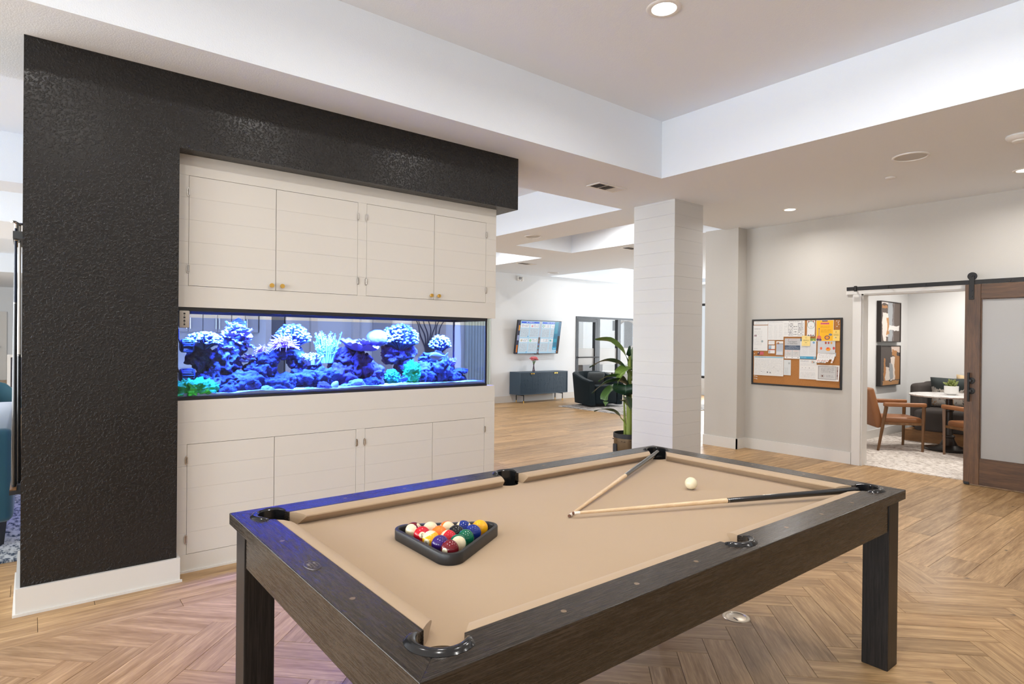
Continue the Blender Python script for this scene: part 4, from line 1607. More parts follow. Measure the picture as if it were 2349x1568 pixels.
vent('three panel white air vent near the corner of the tray ceiling', 4.255, 4.645, 3.995, 4.175, ZC, 3)
vent('white air vent half hidden behind the pillar in the lounge ceiling', 7.50, 7.90, 6.40, 6.58, ZC, 3)
vent('small far white air vent in the lounge ceiling', 7.50, 7.90, 9.10, 9.28, ZC, 3)
t = thing('emergency_light', 'white emergency light unit high on the television wall', 'emergency light', (8.82, Y_TV, 2.80))
bm = B()
rbox(bm, 8.74, 8.84, Y_TV-.05, Y_TV-.001, 2.79, 2.90, .012, 2)
mk('housing', bm, M_WHITE, t, smooth=True)
bm = B()
lathe(bm, [(0, .0), (.034, .0), (.034, .012), (.022, .018), (0, .018)], 20, Matrix.Translation((8.79, Y_TV-.05, 2.845)) @ Matrix.Rotation(PI/2, 4, 'X'))
mk('lamp_head', bm, plain('lens_grey', (.25, .25, .26), .3), t, smooth=True)
bm = B()
rbox(bm, 8.845, 8.90, Y_TV-.06, Y_TV-.001, 2.785, 2.885, .012, 2)
mk('bracket', bm, M_WHITE, t, smooth=True)

# ------------------------------------------------------------------ corkboard and notices on the right wall
BX = X_R
board = thing('corkboard', 'black framed corkboard on the greige wall', 'corkboard', (BX, 3.707, .862))
M_CORK = NT('cork')
cc_ = M_CORK.obj()
M_CORK.l(M_CORK.ramp(M_CORK.noise(cc_, 160, 3, .7), [(.35, (.34, .135, .035)), (.62, (.50, .22, .065))]), M_CORK.b.inputs['Base Color'])
M_CORK.b.inputs['Roughness'].default_value = .9
M_CORK = M_CORK.m
b0, b1, bz0, bz1 = 3.133, 4.281, .863, 1.726
mk('cork_panel', box(B(), BX-.012, BX-.001, b0+.02, b1-.02, bz0+.02, bz1-.02), M_CORK, board)
for y0, y1, z0, z1 in ((b0, b1, bz1-.022, bz1), (b0, b1, bz0, bz0+.022), (b0, b0+.022, bz0+.022, bz1-.022), (b1-.022, b1, bz0+.022, bz1-.022)):
    bm = B()
    rbox(bm, BX-.020, BX-.001, y0, y1, z0, z1, .003, 2)
    mk('frame_bar', bm, M_BLACK, board)
INK = (.12, .12, .13)
PAPER = (.78, .77, .75)
papers = [
 ('notice_sheet', 4.255, 4.057, 1.655, 1.703, 0, 'narrow white notice strip in the top left corner of the corkboard', PAPER, [('text', .1, .9, .2, .8, 3, (.5, .5, .5))]),
 ('notice_sheet', 4.259, 4.059, 1.313, 1.646, 1, 'white letter with a small tree emblem at the left of the corkboard', PAPER, [('text', .06, .5, .84, .88, 1, INK), ('text', .06, .62, .2, .8, 9, (.62, .62, .62)), ('rect', .06, .24, .56, .63, (.35, .25, .28)), ('disc', .62, .37, .045, .62, (.30, .36, .36)), ('text', .06, .3, .05, .1, 1, (.5, .5, .5))]),
 ('notice_sheet', 4.055, 3.847, 1.455, 1.703, 0, 'white sheet of small print in columns beside the letter', PAPER, [('text', .05, .95, .88, .96, 2, (.5, .5, .5)), ('text', .04, .30, .06, .82, 19, (.6, .6, .6)), ('text', .36, .62, .06, .82, 19, (.6, .6, .6)), ('text', .68, .94, .06, .82, 19, (.6, .6, .6))]),
 ('notice_card', 3.942, 3.851, 1.260, 1.440, 1, 'grey blue card with a photo of people along its top', (.50, .54, .60), [('rect', 0, 1, .80, 1, PAPER), ('disc', .27, .85, .08, .5, (.45, .20, .10)), ('rect', .02, 1, .80, .83, (.06, .06, .07)), ('text', .1, .9, .35, .75, 8, (.40, .44, .50)), ('rect', .08, .92, .06, .26, (.66, .67, .68))]),
 ('business_card', 4.049, 3.964, 1.396, 1.445, 0, 'white business card topmost of the three small cards', PAPER, [('text', .1, .9, .3, .7, 2, (.6, .6, .6))]),
 ('business_card', 4.047, 3.961, 1.337, 1.386, 0, 'half blue business card in the middle of the three small cards', PAPER, [('rect', 0, .45, 0, 1, (.42, .52, .62)), ('rect', 0, .45, 0, .35, (.25, .38, .50))]),
 ('business_card', 4.048, 3.960, 1.281, 1.330, 0, 'red edged business card lowest of the three small cards', PAPER, [('rect', 0, 1, .86, 1, (.65, .06, .05)), ('rect', .04, .30, .1, .75, (.45, .44, .45)), ('text', .36, .9, .3, .7, 2, (.6, .6, .6))]),
 ('notice_card', 4.198, 4.113, 1.259, 1.300, 0, 'small red and dark photo card under the letter', (.55, .10, .12), [('rect', 0, .38, 0, 1, (.07, .03, .04)), ('rect', .05, .2, .5, .9, (.6, .42, .3))]),
 ('notice_sheet', 4.248, 3.842, .990, 1.242, 0, 'white calendar sheet with blue banner at the lower left of the corkboard', PAPER, [('rect', .02, .98, .92, .98, (.28, .50, .60)), ('text', .03, .4, .93, .97, 1, INK)] + [('text', .02+.138*k, .14+.138*k, .06, .88, 15, (.62, .62, .62)) for k in range(7)] + [('rect', .155+.138*k, .157+.138*k, .05, .9, (.55, .56, .58)) for k in range(6)] + [('disc', .47, .17, .045, 1.9, (.22, .22, .22)), ('disc', .56, .16, .04, 1.9, (.25, .25, .25)), ('disc', .28, .58, .012, 1.6, INK), ('disc', .68, .45, .015, 1.6, INK), ('disc', .82, .26, .015, 1.6, INK), ('disc', .27, .2, .018, 1.6, INK)]),
 ('notice_sheet', 3.839, 3.748, 1.008, 1.203, 0, 'glossy folded white leaflet right of the calendar sheet', (.66, .68, .68), [('disc', .75, .78, .07, .5, (.45, .47, .47)), ('text', .1, .6, .08, .5, 6, (.5, .52, .52))]),
 ('notice_sheet', 3.848, 3.578, 1.498, 1.703, 0, 'white form with bold black entries and a round stamp at the top centre', PAPER, [('text', .25, .78, .9, .96, 1, (.03, .03, .03)), ('disc', .86, .91, .045, 1.3, (.12, .12, .12)), ('disc', .86, .91, .028, 1.3, PAPER), ('text', .03, .2, .1, .85, 8, (.6, .6, .6)), ('text', .22, .46, .06, .85, 9, (.08, .08, .08)), ('text', .48, .66, .06, .7, 4, (.3, .3, .3)), ('text', .68, .94, .06, .85, 9, (.08, .08, .08))]),
 ('notice_sheet', 3.549, 3.452, 1.504, 1.701, 0, 'narrow white programme with red and green drawing on top', PAPER, [('disc', .2, .92, .05, .5, (.55, .05, .05)), ('disc', .5, .95, .035, .5, (.6, .2, .05)), ('disc', .78, .92, .05, .5, (.5, .04, .04)), ('disc', .5, .72, .24, .5, (.12, .25, .16)), ('disc', .5, .71, .215, .5, PAPER), ('text', .35, .65, .56, .66, 3, (.3, .3, .3)), ('rect', .06, .94, .03, .06, (.03, .03, .03)), ('disc', .2, .07, .03, .5, (.03, .03, .03)), ('disc', .5, .08, .035, .5, (.4, .05, .05)), ('disc', .8, .07, .03, .5, (.03, .03, .03))]),
 ('flyer', 3.829, 3.632, 1.220, 1.476, 0, 'grey flyer with a dark blue band and two text boxes', (.52, .52, .53), [('disc', .25, .93, .02, .75, (.6, .1, .1)), ('text', .38, .8, .91, .95, 1, (.55, .3, .3)), ('rect', 0, 1, .44, .655, (.055, .085, .14)), ('text', .05, .95, .47, .585, 4, (.35, .40, .48)), ('rect', .06, .46, .13, .42, (.66, .64, .62)), ('rect', .54, .94, .13, .42, (.66, .64, .62)), ('text', .1, .42, .36, .40, 1, (.55, .1, .1)), ('text', .58, .9, .36, .40, 1, (.55, .1, .1)), ('text', .09, .43, .16, .34, 6, (.3, .3, .3)), ('text', .57, .91, .16, .34, 6, (.3, .3, .3)), ('rect', 0, 1, 0, .10, PAPER), ('disc', .15, .06, .02, .75, INK), ('disc', .5, .06, .02, .75, INK), ('disc', .88, .06, .02, .75, INK)]),
 ('flyer', 3.632, 3.433, 1.222, 1.477, 0, 'pale newsletter with green photo strip and blue wave at its foot', (.70, .71, .72), [('rect', 0, .1, .86, 1, (.10, .18, .30)), ('rect', .62, 1, .88, 1, (.22, .34, .06)), ('disc', .82, .90, .035, .75, (.6, .6, .12)), ('disc', .84, .80, .055, .75, (.16, .36, .60)), ('text', .08, .48, .2, .72, 12, (.6, .6, .61)), ('text', .55, .94, .2, .72, 12, (.6, .6, .61)), ('rect', 0, 1, 0, .125, (.05, .32, .52)), ('disc', .9, .07, .05, .75, (.35, .42, .46)), ('text', .05, .4, .03, .10, 2, (.4, .6, .7))]),
 ('notice_sheet', 3.640, 3.427, .971, 1.216, 0, 'white information sheet with a round orange emblem at the bottom centre', PAPER, [('text', .06, .55, .86, .96, 2, (.35, .35, .36)), ('disc', .76, .88, .09, .9, (.62, .62, .60)), ('disc', .76, .88, .035, 1.4, (.70, .20, .05)), ('disc', .84, .86, .04, 1.8, (.04, .10, .08)), ('text', .06, .94, .68, .80, 3, (.6, .6, .6)), ('disc', .17, .575, .015, .9, INK), ('disc', .37, .575, .015, .9, INK), ('disc', .58, .575, .02, .9, INK), ('disc', .80, .575, .012, .9, INK), ('text', .06, .94, .42, .52, 3, (.62, .62, .62)), ('text', .06, .94, .06, .36, 7, (.55, .55, .55))]),
 ('sticky_note', 3.611, 3.507, 1.384, 1.511, 2, 'pale yellow note pinned over the newsletter', (.86, .66, .24), [('disc', .5, .80, .08, 1.0, (.42, .30, .10)), ('disc', .5, .80, .055, 1.0, (.80, .62, .24)), ('text', .15, .88, .44, .62, 2, (.10, .07, .02)), ('text', .36, .64, .26, .36, 1, (.05, .04, .02)), ('text', .2, .8, .1, .2, 2, (.6, .46, .18))]),
 ('poster', 3.437, 3.230, 1.444, 1.701, 2, 'bright yellow orange music poster with a pink guitar', (.92, .48, .012), [('rect', .34, .66, .93, .98, (.12, .05, .16)), ('rect', .25, .75, .79, .88, (.75, .16, .16)), ('text', .28, .72, .80, .87, 1, (.25, .03, .14)), ('text', .22, .80, .62, .73, 3, (.62, .25, .01)), ('text', .26, .86, .40, .56, 5, (.62, .25, .01)), ('rect', .155, .19, .22, .58, (.22, .20, .30)), ('rect', .145, .20, .58, .62, (.10, .08, .14)), ('disc', .18, .17, .10, .8, (.70, .16, .10)), ('disc', .10, .07, .06, .8, (.10, .06, .14)), ('disc', .25, .06, .06, .8, (.12, .06, .16)), ('disc', .64, .17, .10, .65, (.10, .04, .14)), ('disc', .64, .17, .07, .65, (.80, .30, .02)), ('disc', .82, .31, .055, .55, (.18, .22, .30)), ('rect', 0, 1, 0, .015, PAPER), ('rect', 0, .018, 0, 1, PAPER), ('rect', .982, 1, 0, 1, PAPER), ('rect', 0, 1, .985, 1, PAPER)]),
 ('sticky_note', 3.239, 3.159, 1.449, 1.581, 1, 'pale yellow note tucked behind the yellow poster', (.88, .62, .16), [('disc', .45, .80, .07, 1.0, (.45, .30, .08)), ('text', .1, .85, .46, .64, 2, (.08, .05, .02)), ('disc', .45, .30, .05, 1.0, (.08, .06, .02))]),
 ('flyer', 3.417, 3.208, 1.300, 1.500, 1, 'grey flyer with drawings of drinks below the yellow poster', (.60, .61, .62), [('disc', .20, .28, .085, 1.3, (.80, .16, .06)), ('disc', .46, .62, .075, 1.4, (.40, .07, .03)), ('disc', .62, .62, .07, 1.6, (.45, .03, .03)), ('disc', .78, .62, .075, 1.4, (.75, .36, .06)), ('disc', .60, .24, .11, .8, (.85, .32, .03)), ('disc', .58, .30, .05, .8, (.75, .06, .03)), ('disc', .92, .30, .09, 1.4, (.60, .06, .05))]),
 ('notice_card', 3.422, 3.323, 1.179, 1.250, 0, 'small grey card under the tear off strips', (.62, .63, .64), []),
 ('notice_card', 3.236, 3.200, 1.262, 1.306, 0, 'tiny grey blue card at the right of the drinks flyer', (.48, .55, .60), []),
 ('certificate', 3.427, 3.158, .964, 1.155, 1, 'white certificate with grey face and curled corner at the lower right', PAPER, [('rect', .07, .87, .08, .93, (.34, .32, .31)), ('rect', .10, .84, .12, .90, (.58, .57, .56)), ('text', .2, .78, .50, .84, 5, (.30, .29, .29)), ('disc', .26, .30, .115, 1.3, (.36, .34, .33)), ('disc', .26, .30, .095, 1.3, (.60, .59, .58)), ('disc', .26, .30, .055, 1.3, (.14, .06, .04)), ('text', .42, .76, .22, .38, 2, (.3, .3, .3)), ('rect', .89, .945, .1, .92, (.36, .26, .24)), ('rect', .90, .935, .60, .70, (.12, .05, .05)), ('rect', .90, .935, .3, .4, (.12, .05, .05))]),
]
for k, (nm, ya, yb, za, zb, lift, lb, base, items) in enumerate(papers):
    x = BX-.0130-.0012*(lift+1)-.00012*k
    bm = B()
    nu, nv = 8, 8
    g = []
    rr = random.Random(k*3+1)
    curl = rr.uniform(.002, .007)
    curlx = rr.uniform(-.003, .004)
    for j in range(nv+1):
        row_ = []
        for i in range(nu+1):
            u_, v_ = i/nu, j/nv
            dx = curl*(1-v_)**3+abs(curlx)*(u_ if curlx > 0 else 1-u_)**4
            if nm == 'certificate':
                dx += .02*max(0, u_-.55)**2*max(0, .8-v_)*8*.5
            row_.append(bm.verts.new((x-dx, ya+(yb-ya)*u_, za+(zb-za)*v_)))
        g.append(row_)
    for j in range(nv):
        for i in range(nu):
            bm.faces.new((g[j][i], g[j][i+1], g[j+1][i+1], g[j+1][i]))
    o = mk(nm, bm, printed('print_%02d' % k, base, items, .55 if 'glossy' not in lb else .15), None, smooth=True)
    set_uv(o, (1, -1), (2, 1))
    tag(o, lb, 'paper', 'papers pinned to the corkboard')
# the drinks flyer continues as a white folded sheet with tear off strips
t = thing('tear_off_sheet', 'white folded sheet with tear off strips under the drinks flyer', 'paper', (BX-.02, 3.31, 1.22), 0, 'papers pinned to the corkboard')
bm = B()
quad(bm, (BX-.0155, 3.417, 1.302), (BX-.030, 3.420, 1.225), (BX-.030, 3.218, 1.225), (BX-.0155, 3.208, 1.302))
o = mk('sheet', bm, printed('print_tear', PAPER, [('text', .08, .92, .12, .9, 5, (.45, .42, .42)), ('disc', .12, .72, .05, 2, (.7, .1, .08))]), t)
set_uv(o, (1, -1), (2, 1))
for k in range(8):
    if k in (6,):
        continue
    yy = 3.420-.0255*k
    q = B()
    dz = -.038-.006*math.sin(k*2.1)
    quad(q, (BX-.030, yy, 1.225), (BX-.030, yy-.022, 1.225), (BX-.040, yy-.020+.012, 1.225+dz), (BX-.040, yy+.012, 1.225+dz))
    o = mk('strip', q, printed('print_strip', PAPER, [('rect', .35, .65, .3, .7, (.75, .35, .28))]) if k == 0 else bpy.data.materials['print_strip'], t)
    set_uv(o, (1, -1), (2, 1))
# legible lines on the grey flyer
def flat_text(s, yc__, zc__, size, mat, parent=None, x=None, nm='lettering'):
    tm = text_mesh(s, size)
    b = B()
    b.from_mesh(tm)
    bpy.data.meshes.remove(tm)
    for v in b.verts:
        v.co = Vector((x, yc__-v.co.x, zc__+v.co.y))
    return mk(nm, b, mat, parent)
fly = [o for o in bpy.data.objects if o.get('label', '').startswith('grey flyer with a dark blue')][0]
xx = BX-.0130-.0012-.00012*12-.0009
flat_text('Tech Support', 3.73, 1.435, .021, M_GAP, fly, xx-.0002)
flat_text('to YOUR Home', 3.73, 1.410, .019, M_GAP, fly, xx-.0003)
flat_text('Popular Services', 3.73, 1.378, .014, plain('pale_ink', (.55, .6, .66), .6), fly, xx-.0006)
# push pins
M_PIN = plain('white_pin', (.80, .78, .74), .35)
for k, (y, z) in enumerate([(4.235, .975), (4.215, .972), (4.200, .968), (4.235, .945), (4.215, .943), (4.202, .938), (4.240, 1.270), (3.195, 1.688), (3.170, 1.685), (3.178, 1.665), (3.172, 1.645), (3.192, 1.622)]):
    bm = B()
    M = Matrix.Translation((BX-.012, y, z)) @ Matrix.Rotation(-PI/2, 4, 'Y')
    lathe(bm, [(0, 0), (.0045, 0), (.0045, .002), (.0025, .004), (.0025, .010), (.0045, .012), (.0045, .014), (0, .014)], 10, M)
    tag(mk('push_pin', bm, M_PIN, smooth=True), 'white push pin in the lower left of the corkboard' if k < 6 else ('white push pin beside the calendar sheet on the left edge' if k == 6 else 'white push pin in the top right corner of the corkboard'), 'pin', 'spare push pins')

# ------------------------------------------------------------------ sliding barn door
M_BARN = wood('walnut_stain', (0.046, 0.020, 0.008), (0.150, 0.070, 0.026), rough=.42, stretch=12, scale=2.0, along='z')
M_BARNY = wood('walnut_stain_cross', (0.046, 0.020, 0.008), (0.150, 0.070, 0.026), rough=.42, stretch=12, scale=2.0, along='y')
M_FROST = pane('frosted_glass', (.5, .52, .53), .10, .25, clear=0.10)
DX0, DX1 = 7.432, 7.476
DY0, DY1, DZ0, DZ1 = 1.906, 0.66, .012, 2.028
bd = thing('barn_door', 'walnut framed sliding barn door with frosted glass', 'door', ((DX0+DX1)/2, (DY0+DY1)/2, DZ0))
for nm, y0, y1, z0, z1, m_ in (('stile', DY0-.131, DY0, DZ0, DZ1, M_BARN), ('stile', DY1, DY1+.131, DZ0, DZ1, M_BARN), ('top_rail', DY1+.131, DY0-.131, DZ1-.146, DZ1, M_BARNY), ('bottom_rail', DY1+.131, DY0-.131, DZ0, DZ0+.258, M_BARNY)):
    bm = B()
    rbox(bm, DX0, DX1, y0+.0004, y1-.0004, z0, z1, .002, 1)
    mk(nm, bm, m_, bd)
bm = B()
for y0, y1, z0, z1 in ((DY0-.141, DY0-.131, DZ0+.258, DZ1-.146), (DY1+.131, DY1+.141, DZ0+.258, DZ1-.146), (DY1+.141, DY0-.141, DZ0+.258, DZ0+.268), (DY1+.141, DY0-.141, DZ1-.156, DZ1-.146)):
    box(bm, DX0+.010, DX1-.010, y0, y1, z0, z1)
mk('glazing_bead', bm, M_BARN, bd)
mk('frosted_pane', box(B(), DX0+.018, DX0+.024, DY1+.133, DY0-.133, DZ0+.260, DZ1-.148), M_FROST, bd)
bm = B()
tube(bm, [(DX0-.045, 1.857, .846), (DX0-.045, 1.857, 1.138)], .0105, 14)
h_ = mk('pull_handle', bm, M_STEEL, bd, smooth=True)
for z_ in (.952, 1.056):
    bm = B()
    lathe(bm, [(0, 0), (.031, 0), (.033, .003), (.030, .006), (.010, .008), (.009, .036), (.013, .038), (.013, .052), (0, .054)], 24, Matrix.Translation((DX0, 1.846, z_)) @ Matrix.Rotation(-PI/2, 4, 'Y'))
    mk('rosette', bm, M_STEEL, h_, smooth=True)
for y_ in (1.850, 0.73):
    bm = B()
    rbox(bm, DX0-.007, DX0-.001, y_-.022, y_+.022, 1.876, 2.115, .002, 1)
    hg = mk('strap_hanger', bm, M_STEEL, bd)
    bm = B()
    lathe(bm, [(0, -.008), (.040, -.008), (.036, -.003), (.036, .003), (.040, .008), (0, .008)], 28, Matrix.Translation((DX0+.012, y_, 2.112)) @ Matrix.Rotation(PI/2, 4, 'Y'))
    mk('roller', bm, M_STEEL, hg, smooth=True)
    bm = B()
    for z_ in (1.905, 1.965, 2.112):
        lathe(bm, [(0, .006), (.008, .006), (.009, .001), (.009, -.001)], 6, Matrix.Translation((DX0-.007, y_, z_)) @ Matrix.Rotation(-PI/2, 4, 'Y'))
    mk('bolt', bm, M_BLACK, hg)
bm = B()
rbox(bm, DX0-.004, DX1, DY0-.052, DY0-.006, .004, .030, .003, 1)
mk('floor_guide', bm, M_BLACK, bd)
rl = thing('door_track', 'black steel track above the study doorway', 'track', (7.44, 1.9, 2.05))
bm = B()
rbox(bm, 7.438, 7.446, 0.3, 3.050, 2.030, 2.074, .001, 1)
mk('bar', bm, M_STEEL, rl)
for y_ in (2.98, 2.62, 2.26, 1.55, 1.15, .8):
    bm = B()
    lathe(bm, [(0, -.008), (.012, -.008), (.012, -.001), (.008, 0), (.008, .112)], 12, Matrix.Translation((7.438, y_, 2.052)) @ Matrix.Rotation(PI/2, 4, 'Y'))
    mk('standoff', bm, M_STEEL, rl, smooth=True)
bm = B()
rbox(bm, 7.428, 7.452, 2.940, 2.966, 2.020, 2.084, .002, 1)
mk('end_stop', bm, M_STEEL, rl)

# floor box under the table
t = thing('floor_outlet', 'round brass floor outlet cover under the pool table', 'outlet', (2.857, 1.693, 0))
bm = B()
lathe(bm, [(0, .0012), (.046, .0012), (.048, .0004), (.050, .0004), (.052, .0024), (.064, .0026), (.067, .0005), (.067, -.002)], 40, Matrix.Translation((2.857, 1.693, 0)))
mk('cover', bm, plain('brushed_brass_nickel', (.60, .53, .44), .3, metal=1.0), t, smooth=True)
mk('slot', box(B(), -.004, .004, -.016, .016, .0010, .0016, Matrix.Translation((2.832, 1.681, 0)) @ Matrix.Rotation(R(-20), 4, 'Z')), M_BLACK, t)
# ------------------------------------------------------------------ television on the far wall
tvx0, tvx1, tvz0, tvz1 = 8.606, 9.957, 1.105, 1.877
tv = thing('television', 'wall mounted television tilted down showing event listings', 'television', ((tvx0+tvx1)/2, 10.66, tvz0))
Hh = tvz1-tvz0
tilt = math.atan2(.125, Hh)
Mtv = Matrix.Translation(((tvx0+tvx1)/2, 10.66, tvz0)) @ Matrix.Rotation(tilt, 4, 'X')
Wt = (tvx1-tvx0)/2
Ht = Hh/math.cos(tilt)
bm = B()
rbox(bm, -Wt, Wt, -.0, .045, 0, Ht, .004, 1, Mtv)
mk('casing', bm, M_BLACK, tv)
sw = (.80, .86, .90)
items = [('rect', 0, .055, 0, 1, (.010, .012, .05)), ('rect', .012, .04, .03, .26, (.65, .18, .01)), ('rect', .02, .05, .70, .86, (.75, .30, .02)), ('rect', .01, .05, .40, .56, (.30, .34, .55)),
         ('rect', .488, .535, .0, .5, (.16, .12, .12)), ('rect', .488, .535, .5, 1, (.52, .56, .66)), ('disc', .51, .40, .03, 1.7, (.30, .22, .14)), ('disc', .51, .28, .03, 1.7, (.12, .2, .5)), ('disc', .51, .16, .03, 1.7, (.1, .3, .42)), ('disc', .51, .06, .03, 1.7, (.3, .3, .4)),
         ('rect', .07, .475, .925, .975, (.0, .085, .75)), ('rect', .55, .84, .925, .975, (.0, .085, .75)),
         ('text', .18, .36, .935, .968, 1, (.8, .9, 1)), ('text', .66, .83, .935, .968, 1, (.8, .9, 1))]
for cx0, cx1 in ((.065, .255), (.275, .475), (.55, .735), (.755, .845)):
    for z0, z1 in ((.50, .77), (.05, .32)):
        items.append(('rect', cx0, cx1, z0, z1, (.58, .68, .76)))
        items.append(('text', cx0+.01, cx1-.01, z0+.02, z1-.02, 13, (.38, .44, .52)))
    for z0 in (.79, .345):
        items.append(('rect', cx0, cx1, z0, z0+.115, (.86, .87, .90)))
        items.append(('text', cx0+.35*(cx1-cx0), cx1-.01, z0+.02, z0+.10, 3, (.25, .28, .38)))
items += [('disc', .105, .85, .04, 1.75, (.62, .62, .70)), ('disc', .32, .84, .03, 1.75, (.75, .25, .28)), ('disc', .58, .85, .045, 1.75, (.20, .48, .42)), ('disc', .58, .85, .022, 1.75, (.8, .82, .85)), ('disc', .11, .40, .035, 1.75, (.55, .50, .36)), ('disc', .31, .40, .045, 1.75, (.28, .62, .40)), ('disc', .78, .40, .035, 1.75, (.1, .5, .55)),
          ('rect', .845, .945, .11, .99, (.0, .19, .34)), ('rect', .86, .93, .62, .98, (.0, .30, .46)), ('rect', .86, .93, .35, .46, (.0, .34, .50)), ('rect', .845, .945, .11, .20, (.0, .36, .62)), ('text', .86, .935, .12, .17, 1, (.5, .8, .9)), ('rect', .945, 1, .55, 1, (.0, .12, .25)), ('rect', .945, 1, 0, .55, (.008, .01, .02)), ('rect', .955, .98, .02, .07, (.30, .10, .02)),
          ('rect', .235, .252, .505, .54, (.0, .32, .66)), ('rect', .235, .252, .025, .06, (.0, .32, .66)), ('rect', .925, .94, .03, .065, (.0, .32, .66))]
bm = B()
box(bm, -Wt+.010, Wt-.010, -.0016, -.0002, .012, Ht-.010, Mtv)
scr = mk('screen', bm, printed('tv_picture', (.42, .66, .84), items, .2, emit=1.0), tv)
set_uv(scr, (0, 1), (2, 1))
bm = B()
box(bm, -.07, .07, -.002, .03, -.016, .001, Mtv)
mk('sensor_bar', bm, M_BLACK, tv)
bm = B()
box(bm, 9.18, 9.38, 10.72, Y_TV-.001, 1.36, 1.62)
tube(bm, [(9.28, 10.72, 1.48), (9.28, 10.60, 1.50)], .02, 8)
mk('wall_bracket', bm, M_BLACK, tv)

# ------------------------------------------------------------------ sideboard
M_BLUE = plain('slate_blue_lacquer', (0.036, 0.066, 0.100), 0.45)
sx0, sx1, sy0, sy1, sz0, sz1 = 8.535, 10.02, 10.38, 10.74, .190, .700
sb = thing('sideboard', 'slate blue sideboard with ribbed arch doors under the television', 'sideboard', ((sx0+sx1)/2, (sy0+sy1)/2, 0))
bm = B()
box(bm, sx0, sx1, sy0, sy1, sz1-.022, sz1)
box(bm, sx0, sx1, sy0, sy1, sz0, sz0+.022)
box(bm, sx0, sx0+.022, sy0, sy1, sz0+.022, sz1-.022)
box(bm, sx1-.022, sx1, sy0, sy1, sz0+.022, sz1-.022)
box(bm, sx0+.022, sx1-.022, sy1-.012, sy1, sz0+.022, sz1-.022)
mk('carcass', bm, M_BLUE, sb)
dw = (sx1-sx0-.044)/4
for k in range(4):
    a, b = sx0+.022+dw*k+.0012, sx0+.022+dw*(k+1)-.0012
    bm = B()
    box(bm, a, b, sy0+.012, sy0+.030, sz0+.024, sz1-.024)
    d = mk('door', bm, M_BLUE, sb)
    bm = B()
    n = 14
    for q in range(n):
        xx_ = a+(b-a)*(q+.5)/n
        tube(bm, [(xx_, sy0+.0125, sz0+.03), (xx_, sy0+.0125, sz1-.03)], .0045, 5)
    rr = random.Random(k)
    for q in range(4):
        cx_, cz_, r_ = a+(b-a)*rr.uniform(.2, .8), sz0+.1+.1*q, (b-a)*rr.choice((.10, .16, .22))
        tube(bm, [(cx_+r_*math.cos(PI*i/10), sy0+.0115, cz_+r_*math.sin(PI*i/10)) for i in range(11)], .006, 5)
    mk('ribbing', bm, M_BLUE, d, smooth=True)
    bm = B()
    hx_ = b-.03 if k % 2 == 0 else a+.03
    box(bm, hx_-.022, hx_+.022, sy0-.006, sy0+.012, sz1-.050, sz1-.026)
    mk('pull', bm, M_BRASS, d)
for x in (sx0+.16, sx1-.12):
    for y in (sy0+.05, sy1-.05):
        bm = B()
        tube(bm, [(x, y, .05), (x, y, sz0)], .011, 10)
        l_ = mk('leg', bm, M_BLACK, sb, smooth=True)
        bm = B()
        tube(bm, [(x, y, 0), (x, y, .05)], [.009, .0115], 10)
        mk('foot', bm, M_BRASS, l_, smooth=True)
for x in (sx0+.16, sx1-.12):
    bm = B()
    tube(bm, [(x, sy0+.05, sz0-.02), (x, sy1-.05, sz0-.02)], .009, 8)
    mk('stretcher', bm, M_BLACK, sb, smooth=True)
# vase of pink flowers
vx, vy = 9.10, 10.56
t = thing('flower_vase', 'small dark vase of pink blooms on the sideboard', 'vase', (vx, vy, sz1))
bm = B()
lathe(bm, [(0, 0), (.030, 0), (.034, .02), (.024, .07), (.014, .13), (.013, .15), (.020, .175), (.017, .175), (.010, .14)], 20, Matrix.Translation((vx, vy, sz1+.0005)))
mk('vase', bm, plain('smoke_glass', (.10, .07, .10), .08), t, smooth=True)
M_BLOOM = plain('pink_petals', (.78, .20, .22), .7, var=.25)
rr = random.Random(11)
for k in range(14):
    a, q = k*2.4, math.sqrt((k+.5)/14)
    c = Vector((vx+.075*q*math.cos(a), vy+.065*q*math.sin(a), sz1+.255+.075*math.sqrt(max(0, 1-q*q))+rr.uniform(-.008, .008)))
    bm = B()
    tube(bm, [(vx, vy, sz1+.15), c], .003, 5)
    st_ = B()
    for p_ in range(9):
        th = 2*PI*p_/9
        w_ = B()
        bmesh.ops.create_icosphere(w_, subdivisions=1, radius=.026)
        join(st_, w_, Matrix.Translation(c+Vector((.026*math.cos(th), .026*math.sin(th), .004*math.sin(3*th)))) @ Matrix.Diagonal((1, 1, .55, 1)))
    fl = mk('bloom', st_, M_BLOOM, t, smooth=True)
    mk('stem', bm, plain('stem_green', (.10, .20, .06), .6) if k == 0 else bpy.data.materials['stem_green'], fl, smooth=True)

# ------------------------------------------------------------------ black framed glass partition: window_1, glazed door beside it
M_FROSTB = pane('etched_glass_band', (.6, .64, .68), .08, .2, clear=.12)
def bars(name, rects, mat, parent=None, y0=Y_TV-.02, y1=Y_TV+.08):
    bm = B()
    for a, b, c, d in rects:
        box(bm, a, b, y0, y1, c, d)
    return mk(name, bm, mat, parent)
FRM = plain('black_aluminium', (.018, .020, .024), .35)
w1 = struct(bars('window_1', [(11.40, 11.51, 0, 2.033), (12.20, 12.315, 0, 1.985), (13.50, 13.62, 0, 1.985), (11.51, 13.62, 1.985, 2.033), (11.51, 12.20, 0, .06), (12.315, 13.5, 0, .06)], FRM), 'black framed office glazing')
d1 = struct(bars('door_1', [(10.65, 10.69, 0, 2.033), (10.69, 11.40, 1.985, 2.033), (10.70, 10.735, .005, 1.98), (11.335, 11.395, .005, 1.98), (10.735, 11.335, 1.90, 1.98), (10.735, 11.335, .005, .12)], FRM), 'black framed glass office door')
